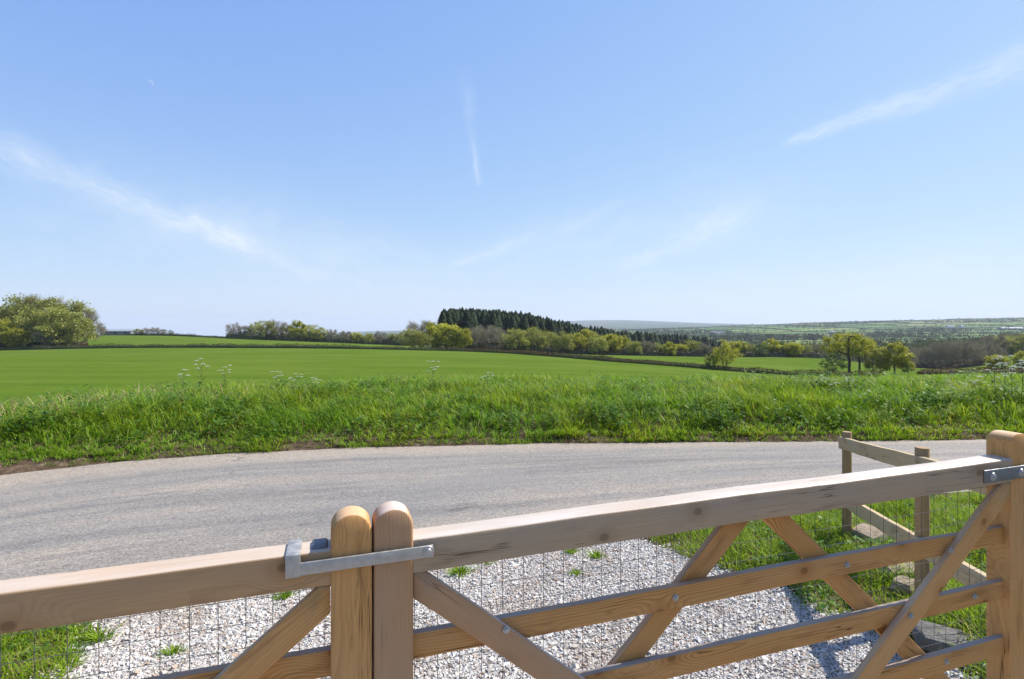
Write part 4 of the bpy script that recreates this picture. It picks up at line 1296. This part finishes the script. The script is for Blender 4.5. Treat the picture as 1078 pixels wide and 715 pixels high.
# ------------------------------------------------------------------ hedges
def hedge(name, pts, h, w, n_per_m, leaf, mat, label, seed, gaps=()):
    rg = np.random.default_rng(seed)
    P = np.array([(X_at(px, Y), Y) for px, Y in pts])
    seg = np.hypot(*np.diff(P, axis=0).T); s = np.concatenate([[0], np.cumsum(seg)])
    n = int(s[-1] * n_per_m)
    t = rg.uniform(0, s[-1], n)
    x = np.interp(t, s, P[:, 0]); y = np.interp(t, s, P[:, 1])
    dx = np.gradient(np.interp(np.linspace(0, s[-1], 400), s, P[:, 0])); dy = np.gradient(np.interp(np.linspace(0, s[-1], 400), s, P[:, 1]))
    k = np.clip((t / s[-1] * 399).astype(int), 0, 399)
    L = np.hypot(dx[k], dy[k]); nx, ny = -dy[k] / L, dx[k] / L
    hh = h * (.72 + .5 * vnoise(t * .22, t * 0, seed % 7 + 40) + .22 * (vnoise(t * .9, t * 0, seed % 7 + 50) - .5))
    u = rg.normal(0, .42, n); v = rg.random(n) ** .8
    z = height(x, y)
    C = np.stack([x + nx * u * w * (1 - .45 * v), y + ny * u * w * (1 - .45 * v), z + v * hh], -1)
    V, Fq = leaf_quads(C, rg.uniform(.6, 1.3, n) * leaf, rg)
    # bank core
    m = int(s[-1] / 1.5) + 2
    tt = np.linspace(0, s[-1], m)
    cxx = np.interp(tt, s, P[:, 0]); cyy = np.interp(tt, s, P[:, 1])
    gx_, gy_ = np.gradient(cxx), np.gradient(cyy); gl = np.hypot(gx_, gy_); nx, ny = -gy_ / gl, gx_ / gl
    hc = h * .62 * (.8 + .4 * vnoise(tt * .22, tt * 0, seed % 7 + 40))
    prof = [(-.5, -.2), (-.36, .7), (-.15, 1.0), (.15, 1.0), (.36, .7), (.5, -.2)]
    B = []
    zz = height(cxx, cyy)
    for (a, b) in prof:
        B.append(np.stack([cxx + nx * a * w, cyy + ny * a * w, zz + b * hc], -1))
    B = np.stack(B, 1).reshape(-1, 3)
    i = np.arange(m - 1)[:, None] * 6 + np.arange(5)[None]
    BF = np.stack([i, i + 6, i + 7, i + 1], -1).reshape(-1, 4)
    me = mesh_np(name, np.vstack([V, B]), [np.vstack([Fq, BF + len(V)])], False)
    return tag(link(name, me, mat), label, 'hedge')
hedge('field_hedge', [(-60, 182), (0, 181), (100, 181), (250, 181), (400, 181), (440, 180)], 1.25, 1.8, 75, .16, M['hedge_green'], 'low dark hedge along the far left side of the near field', 1)
hedge('field_hedge', [(440, 180), (475, 177), (540, 160), (600, 142), (640, 130), (700, 116), (760, 108), (850, 100), (930, 96)], 1.05, 1.7, 130, .12, M['hedge_leaf'], 'long brown clipped hedge curving down the right side of the near field', 2)
hedge('field_hedge', [(968, 106), (1000, 106), (1078, 108), (1180, 112)], 1.15, 1.8, 170, .11, M['hedge_leaf'], 'dark reddish brown hedge above the verge at the far right', 3)
hedge('field_hedge', [(134, 340), (165, 338), (190, 336), (238, 335)], 1.5, 2.2, 40, .25, M['hedge_green'], 'thin skyline hedge between the barn trees and the copse', 4)
hedge('field_hedge', [(505, 186), (560, 176), (640, 150), (700, 130), (748, 122), (800, 116)], .42, .9, 60, .12, M['hedge_leaf'], 'thin brown second bank just beyond the long field hedge', 5)

hedge('underwood', [(455, 205), (500, 203), (560, 203), (640, 204), (700, 204), (780, 196), (862, 192)], 3.2, 3.0, 60, .30, M['hedge_green'], 'dark underwood along the foot of the far field tree row', 6)
hedge('underwood', [(-60, 191), (20, 191), (60, 192), (92, 196)], 3.0, 3.0, 60, .28, M['hedge_leaf'], 'brown scrub along the foot of the left tree clump', 8)
hedge('underwood', [(240, 324), (300, 318), (360, 308), (430, 284)], 4.5, 5, 40, .45, M['hedge_green'], 'dark scrub along the foot of the skyline copse', 9)
hedge('underwood', [(950, 222), (1000, 222), (1056, 226)], 2.4, 3.0, 70, .22, M['hedge_leaf'], 'brown bramble scrub under the leafless copse', 10)

# ------------------------------------------------------------------ far hillside: fields, hedgerows, farms
def far_fields():
    rg = np.random.default_rng(12)
    nx, ny = 27, 14
    GX = np.linspace(-300, 5200, nx + 1); GY = np.geomspace(620, 3300, ny + 1)
    P = np.zeros((nx + 1, ny + 1, 2))
    for i in range(nx + 1):
        for j in range(ny + 1):
            sy = GY[min(j + 1, ny)] - GY[j] if j < ny else GY[j] - GY[j - 1]
            P[i, j] = (GX[i] + rg.uniform(-45, 45) + (j % 2) * 45 + (GY[j] - 600) * .12, GY[j] + rg.uniform(-.30, .30) * sy + .05 * (GX[i] - 1500) * .2)
    S = 10
    V, Fq, mi = [], [], []
    for i in range(nx):
        for j in range(ny):
            a, b, c, d = P[i, j], P[i + 1, j], P[i + 1, j + 1], P[i, j + 1]
            m = (a + c) / 2
            if m[0] / m[1] < .12 or m[0] / m[1] > 1.25: continue
            k = int(rg.choice(6, p=[.26, .24, .17, .16, .145, .025]))
            i0 = len(V)
            for u in range(S + 1):
                for v in range(S + 1):
                    fu, fv = u / S, v / S
                    V.append((a * (1 - fu) + b * fu) * (1 - fv) + (d * (1 - fu) + c * fu) * fv)
            for u in range(S):
                for v in range(S):
                    q = i0 + u * (S + 1) + v
                    Fq.append((q, q + S + 1, q + S + 2, q + 1)); mi.append(k)
    V = np.array(V)
    z = height(V[:, 0], V[:, 1]) + .5
    me = mesh_np('far_fields', np.column_stack([V, z]), [np.array(Fq)], True)
    for i, c in enumerate(FIELD_COLS):
        t = NT('far field'); p = t.pos()
        n = t.noise(p, .012, 4, .6)
        me.materials.append(t.done(t.principled(t.mix(t.mapr(n, .3, .7), tuple(x * .8 for x in c), tuple(x * 1.12 for x in c)), .9, .1)))
    me.polygons.foreach_set('material_index', np.array(mi, dtype=np.int32))
    tag(link('far_fields', me), 'patchwork of green fields on the far hillside', kind='structure')
    # hedgerows with trees
    C, Sz = [], []
    for i in range(nx + 1):
        for j in range(ny + 1):
            for (i2, j2) in ((i + 1, j), (i, j + 1)):
                if i2 > nx or j2 > ny: continue
                a, b = P[i, j], P[i2, j2]
                m = (a + b) / 2
                if m[0] / m[1] < .12 or m[0] / m[1] > 1.25: continue
                L = np.hypot(*(b - a))
                n = int(L / .8)
                f = rg.random(n)
                q = a + (b - a) * f[:, None] + rg.normal(0, 1.0, (n, 2))
                tall = rg.random() < .12
                C.append(np.column_stack([q, rg.random(n) * (2.6 if not tall else 5)])); Sz.append(np.full(n, 1.9))
                for k in range(rg.poisson(L / (420 if not tall else 40))):
                    f = rg.random(); q = a + (b - a) * f
                    h = rg.uniform(5, 11); n = 34
                    v = rg.normal(size=(n, 3)); v /= np.linalg.norm(v, axis=1, keepdims=True)
                    C.append(np.column_stack([q[0] + v[:, 0] * h * .4, q[1] + v[:, 1] * h * .4, h * .55 + v[:, 2] * h * .42])); Sz.append(np.full(n, h * .13))
    # scattered small woods on the slope
    for k in range(13):
        w = rg.uniform(.15, 1.0); Y = 650 + 2250 * rg.random() ** 1.5; X = w * Y
        for t in range(rg.integers(35, 95)):
            q = np.array([X, Y]) + rg.normal(0, 1, 2) * np.array([75, 15]); h = rg.uniform(7, 12); n = 30
            v = rg.normal(size=(n, 3)); v /= np.linalg.norm(v, axis=1, keepdims=True)
            C.append(np.column_stack([q[0] + v[:, 0] * h * .4, q[1] + v[:, 1] * h * .4, h * .5 + v[:, 2] * h * .45])); Sz.append(np.full(n, h * .14))
    C = np.vstack(C); Sz = np.concatenate(Sz)
    C[:, 2] += height(C[:, 0], C[:, 1])
    V, Fq2 = leaf_quads(C, Sz * rg.uniform(.7, 1.3, len(Sz)), rg)
    tag(link('far_hedgerows', mesh_np('far_hedgerows', V, [Fq2], False), M['far_hedge']), 'hedgerows and small woods across the far hillside fields', 'hedgerows', kind='stuff')
far_fields()

def house(name, px, Y, L, D, wall_h, roof_h, rz, wallm, roofm, label, cat, nwin=2, z=None):
    X = X_at(px, Y)
    r = empty(name, (X, Y, H1(X, Y) + .2 if z is None else z), rz)
    bm = bmesh.new(); bmesh.ops.create_cube(bm, size=1)
    for v in bm.verts: v.co = Vector((v.co.x * L, v.co.y * D, (v.co.z + .5) * (wall_h + 1) - 1))
    link('wall', bm_mesh('wall', bm, False), wallm, r)
    e = .35
    x0, y0 = L / 2 + e, D / 2 + e
    zz = wall_h + .02
    V = np.array([(-x0, -y0, zz), (x0, -y0, zz), (x0, y0, zz), (-x0, y0, zz), (-x0, 0, zz + roof_h), (x0, 0, zz + roof_h)], float)
    me = bpy.data.meshes.new('roof'); me.from_pydata([tuple(v) for v in V], [], [(0, 1, 5, 4), (2, 3, 4, 5), (0, 4, 3), (1, 2, 5), (3, 2, 1, 0)]); me.update()
    link('roof', me, roofm, r)
    for k in range(nwin):
        bm = bmesh.new(); bmesh.ops.create_cube(bm, size=1)
        x = (k + .5 - nwin / 2) * L / max(nwin, 1)
        for v in bm.verts: v.co = Vector((v.co.x * 1.2 + x, v.co.y * .12 - D / 2 - .02, v.co.z * 1.2 + wall_h * .6))
        link('window', bm_mesh('window', bm, False), M['window'], r)
    tag(r, label, cat)
house('barn', 124, 342, 15.5, 8, 2.3, 1.2, .30, M['barn_wall'], M['barn_roof'], 'long grey barn on the left skyline field', 'barn', 3)
house('farmhouse', 751, 1500, 16, 8, 5, 4, .2, M['render_white'], M['slate_roof'], 'white farmhouse on the far hillside left of its long white neighbour', 'house')
house('farmhouse', 757, 1520, 26, 9, 4.5, 4, -.1, M['render_white'], M['slate_roof'], 'long white farm building in the middle of the far hillside', 'house', 3)
house('farmhouse', 875.5, 1400, 17, 8, 4.5, 3.5, .3, M['render_white'], M['slate_roof'], 'white cottage on the far slope above the tall oak', 'house')
house('farmhouse', 1000, 1700, 20, 9, 5, 4, .0, M['render_white'], M['slate_roof'], 'pale farmhouse in the right hillside hamlet, left one', 'house')
house('farmhouse', 1012, 1690, 15, 9, 5, 4, .5, M['render_white'], M['slate_roof'], 'white farmhouse in the right hillside hamlet, right one', 'house')
house('farmhouse', 1064, 1500, 60, 16, 4, 3, .05, M['barn_wall'], M['barn_roof'], 'long pale farm sheds high on the right hillside', 'shed', 4)

# ------------------------------------------------------------------ cow parsley on the verge
def parsley_meshes(seed):
    rg = np.random.default_rng(seed)
    stems, umb = [], []
    hh = 1.0
    stems.append(((0, 0, -.05), (.02, .01, .55), .005, .004))
    stems.append(((.02, .01, .55), (.03, 0, .92), .004, .0025))
    tipsu = [np.array([.03, 0, .92])]
    for k in range(6):
        z = rg.uniform(.42, .75); a = k * 2.4 + rg.uniform(-.4, .4); l = rg.uniform(.12, .3)
        p = np.array([.02, .01, z]); q = p + np.array([math.cos(a) * l * .6, math.sin(a) * l * .6, l])
        stems.append((p, q, .003, .002)); tipsu.append(q)
    meshes = []
    for q in tipsu:
        r = rg.uniform(.035, .06)
        n = 120
        a = rg.uniform(0, 6.28, n); rr = r * np.sqrt(rg.random(n))
        C = np.stack([q[0] + rr * np.cos(a), q[1] + rr * np.sin(a), q[2] + .035 - .35 * rr ** 2 / r + rg.normal(0, .004, n)], -1)
        V, Fq = leaf_quads(C, rg.uniform(.005, .010, n), rg, up=1.2)
        meshes.append((V, Fq))
        for k in range(7):
            b = k * .9; stems.append((q, q + np.array([math.cos(b) * r * .75, math.sin(b) * r * .75, .03]), .0012, .0009))
    sv, sf = tube_mesh(stems, 4)
    n = 60
    aa = rg.uniform(0, 6.28, n); zz = rg.uniform(.08, .5, n)
    LV, LT = leaves_diamond(np.stack([.03 * np.cos(aa), .03 * np.sin(aa), zz], -1), rg.uniform(.08, .2, n) * (1.1 - zz), rg.uniform(.03, .07, n), aa, rg.uniform(0, .7, n))
    return mesh_np('stem', sv, [sf], True), mesh_np('leaves', LV, [LT], False), [mesh_np('umbel', v, [f], False) for v, f in meshes]
PARS = [parsley_meshes(s) for s in (1, 2, 3)]
for pm in PARS:
    pm[0].materials.append(M['stem']); pm[1].materials.append(M['weed'])
    for u in pm[2]: u.materials.append(M['white_petal'])
PLANTS = [(194, 12.4, 389, 'white cow parsley plant left of the tallest one on the left verge'), (212, 12.9, 377, 'tallest cow parsley on the left verge standing against the field'), (236, 12.9, 386, 'thin cow parsley right of the tallest one on the left verge'),
          (291, 12.6, 391, 'cow parsley with a flat white head left of centre'), (310, 12.3, 393, 'bushy cow parsley beside the flat headed one left of centre'), (333, 12.6, 398, 'low single cow parsley head left of the dark nettles'),
          (456, 12.4, 380, 'tall cow parsley alone below the central clump'), (513, 12.8, 392, 'thin cow parsley stem near the middle of the verge'),
          (862, 12.6, 398, 'left cow parsley of the flowering patch below the oaks'), (876, 12.2, 399, 'middle cow parsley of the flowering patch below the oaks'), (893, 12.6, 397, 'right cow parsley of the flowering patch below the oaks'),
          (1048, 11.6, 377, 'leftmost of the large cow parsley heads at the right edge'), (1058, 11.2, 384, 'low cow parsley amid the large heads at the right edge'), (1066, 11.7, 374, 'highest cow parsley of the right edge patch'),
          (1075, 11.3, 381, 'cow parsley cut by the right frame edge'), (1032, 11.9, 396, 'small cow parsley left of the right edge patch'), (1020, 12.0, 400, 'short cow parsley furthest left before the right edge patch')]
for i, (px, Y, top, lab) in enumerate(PLANTS):
    X = X_at(px, Y); z = H1(X, Y)
    h = EYE - (top - HY) / F * Y - z
    sm, lm, us = PARS[i % 3]
    r = empty('cow_parsley', (X, Y, z), RNG.uniform(0, 6.28))
    s = max(.35, h / .96)
    r.scale = (min(1.25, .55 + s * .5),) * 2 + (s,)
    link('stem', sm, None, r); link('leaves', lm, None, r)
    for u in us: link('umbel', u, None, r)
    tag(r, lab, 'cow parsley', 'cow parsley on the verge')

# ------------------------------------------------------------------ haze, sun, sky
bm = bmesh.new(); bmesh.ops.create_cube(bm, size=1)
zlo, zhi = -420.0, 150.0
for v in bm.verts: v.co = Vector((v.co.x * 33000, v.co.y * 33000, zlo if v.co.z < 0 else zhi))
hz = link('haze', bm_mesh('haze', bm, False))
hm = bpy.data.materials.new('haze air'); hm.use_nodes = True
hm.node_tree.nodes.clear()
ho = hm.node_tree.nodes.new('ShaderNodeOutputMaterial'); hp = hm.node_tree.nodes.new('ShaderNodeVolumePrincipled')
hp.inputs['Color'].default_value = (.80, .88, 1.0, 1); hp.inputs['Density'].default_value = 9.5e-5
hp.inputs['Anisotropy'].default_value = .1
hm.node_tree.links.new(hp.outputs[0], ho.inputs['Volume'])
hz.data.materials.append(hm)
tag(hz, kind='stuff')

SUN_AZ, SUN_EL = R(66), R(48)
sd = Vector((math.sin(SUN_AZ) * math.cos(SUN_EL), math.cos(SUN_AZ) * math.cos(SUN_EL), math.sin(SUN_EL)))
sl = bpy.data.lights.new('sun', 'SUN'); sl.energy = 4.8; sl.angle = R(.53); sl.color = (1.0, .955, .88)
so = bpy.data.objects.new('sun', sl); COL.objects.link(so)
so.rotation_euler = sd.to_track_quat('Z', 'Y').to_euler()

w = bpy.data.worlds.new('World'); SC.world = w; w.use_nodes = True
t = NT('tmp_world'); tm = t.m
nt = w.node_tree; nt.nodes.clear()
W = NT.__new__(NT); W.t = nt; W.m = w
sky = nt.nodes.new('ShaderNodeTexSky'); sky.sky_type = 'NISHITA'; sky.sun_disc = False
sky.sun_elevation = SUN_EL; sky.sun_rotation = SUN_AZ
sky.altitude = 100; sky.air_density = 1.0; sky.dust_density = 0.25; sky.ozone_density = 2.2
bpy.data.materials.remove(tm)
D = W.n('ShaderNodeTexCoord').outputs['Generated']
D = W.vmath('NORMALIZE', D)
_s3 = W.n('ShaderNodeSeparateXYZ'); W.l(D, _s3.inputs[0])
_c3 = W.n('ShaderNodeCombineXYZ'); W.l(_s3.outputs[0], _c3.inputs[0]); W.l(_s3.outputs[1], _c3.inputs[1]); W.l(W.math('MAXIMUM', _s3.outputs[2], .012), _c3.inputs[2])
W.l(W.vmath('NORMALIZE', _c3.outputs[0]), sky.inputs['Vector'])
_sc = W.n('ShaderNodeSeparateColor'); W.l(sky.outputs[0], _sc.inputs[0])
_cc = W.n('ShaderNodeCombineColor')
for _i, (_a, _b) in enumerate(((.66, 4.15), (.735, 3.75), (.675, 1.1))):      # the camera's soft shoulder on the bright sky
    _x = _sc.outputs[_i]
    W.l(W.math('MULTIPLY', W.math('DIVIDE', _x, W.math('ADD', _x, _b)), _a / .12), _cc.inputs[_i])
def dirp(px, py): return Vector(((px - CX) / F, 1, -(py - HY) / F)).normalized()
cl = None
wisp = W.noise(D, 9, 6, .65); fine = W.noise(D, 40, 5, .7)
warpv = W.math('ADD', W.math('MULTIPLY', W.math('ADD', W.noise(D, 7, 4, .6), -.5), .05), W.math('MULTIPLY', W.math('ADD', W.noise(D, 28, 4, .6), -.5), .022))
for si_, (a, b, w0, w1, st, fa, fb, wp) in enumerate((((-60, 135), (330, 285), .022, .013, .54, .12, .22, .8), ((488, 60), (503, 196), .012, .005, .17, .3, .02, .5), ((498, 140), (503, 200), .0035, .0035, .30, .3, .15, .25), ((470, 283), (580, 243), .005, .010, .36, .12, .5, .4),
                                   ((640, 292), (830, 205), .011, .026, .42, .15, .35, 1.0), ((815, 155), (1120, 50), .006, .022, .50, .12, .02, .6), ((575, 250), (680, 200), .008, .008, .20, .3, .4, .5),
                                   ((120, 205), (560, 330), .05, .07, .26, .3, .3, 1.6), ((-60, 190), (440, 310), .07, .06, .26, .3, .3, 1.6), ((430, 300), (930, 190), .05, .07, .24, .3, .3, 1.6), ((560, 318), (1120, 285), .03, .05, .22, .3, .1, 1.0))):
    A, B = dirp(*a), dirp(*b)
    n = A.cross(B).normalized(); tt = (B - A).normalized()
    u0, u1 = A.dot(tt), B.dot(tt)
    u = W.mapr(W.vmath('DOT_PRODUCT', D, tuple(tt), 1), u0, u1, 0, 1, 'LINEAR')
    dd = W.math('ADD', W.vmath('DOT_PRODUCT', D, tuple(n), 1), W.math('MULTIPLY', warpv, wp))
    wd = W.math('ADD', W.math('MULTIPLY', u, w1 - w0), w0)
    g = W.math('DIVIDE', dd, wd)
    _cv = W.n('ShaderNodeCombineXYZ'); W.l(W.math('MULTIPLY', u, 9.0 if w0 < .04 else 5.0), _cv.inputs[0]); W.l(W.math('MULTIPLY', g, 2.6), _cv.inputs[1]); _cv.inputs[2].default_value = si_ * 7.3
    fib = W.noise(_cv.outputs[0], 1.0, 6, .68)
    g = W.math('POWER', 2.718, W.math('MULTIPLY', W.math('MULTIPLY', g, g), -1.0))
    m = W.math('MULTIPLY', W.mapr(u, 0.0, fa), W.mapr(u, 1.0, 1 - fb))
    g = W.math('MULTIPLY', W.math('MULTIPLY', g, m), W.math('MULTIPLY', W.mapr(wisp, .25, .7, .55, 1.05), W.mapr(fib, .28, .72, .35, 1.15)))
    fwd = W.mapr(W.vmath('DOT_PRODUCT', D, (0, 1, 0), 1), .0, .2)
    g = W.math('MULTIPLY', W.math('MULTIPLY', g, fwd), st)
    cl = g if cl is None else W.math('ADD', cl, g)
# crescent moon
mc = dirp(158.2, 87.6); md = dirp(157.2, 88.6)
d1 = W.vmath('DISTANCE', D, tuple(mc), 1); d2 = W.vmath('DISTANCE', D, tuple(md), 1)
moon = W.math('MULTIPLY', W.mapr(d1, .0044, .0036), W.mapr(d2, .0034, .0046))
cl = W.math('ADD', cl, W.math('MULTIPLY', moon, .3))
cl = W.math('MINIMUM', cl, .95)
CLOUD = (4.3, 4.7, 5.1)
skyc = W.mix(cl, _cc.outputs[0], (*CLOUD, 1))
bg = nt.nodes.new('ShaderNodeBackground'); bg.inputs['Strength'].default_value = .12
nt.links.new(skyc, bg.inputs['Color'])
wo = nt.nodes.new('ShaderNodeOutputWorld'); nt.links.new(bg.outputs[0], wo.inputs['Surface'])

# ------------------------------------------------------------------ camera and render settings
cam = bpy.data.cameras.new('camera'); co = bpy.data.objects.new('camera', cam); COL.objects.link(co)
co.location = (0, 0, EYE); co.rotation_euler = (R(90), 0, 0)
cam.sensor_width = 36; cam.lens = F / 1078 * 36
cam.shift_y = -(357.5 - HY) / 1078
cam.clip_start = .05; cam.clip_end = 60000
SC.camera = co
vs = SC.view_settings
vs.view_transform = 'Standard'; vs.look = 'None'; vs.exposure = 0.76; vs.gamma = 1; vs.use_curve_mapping = False
SC.render.engine = 'CYCLES'
cy = SC.cycles
cy.use_denoising = True
try: cy.denoiser = 'OPENIMAGEDENOISE'
except Exception: pass
cy.max_bounces = 6; cy.diffuse_bounces = 3; cy.glossy_bounces = 2; cy.transmission_bounces = 3; cy.volume_bounces = 0; cy.transparent_max_bounces = 4
cy.caustics_reflective = False; cy.caustics_refractive = False
cy.sample_clamp_indirect = 6
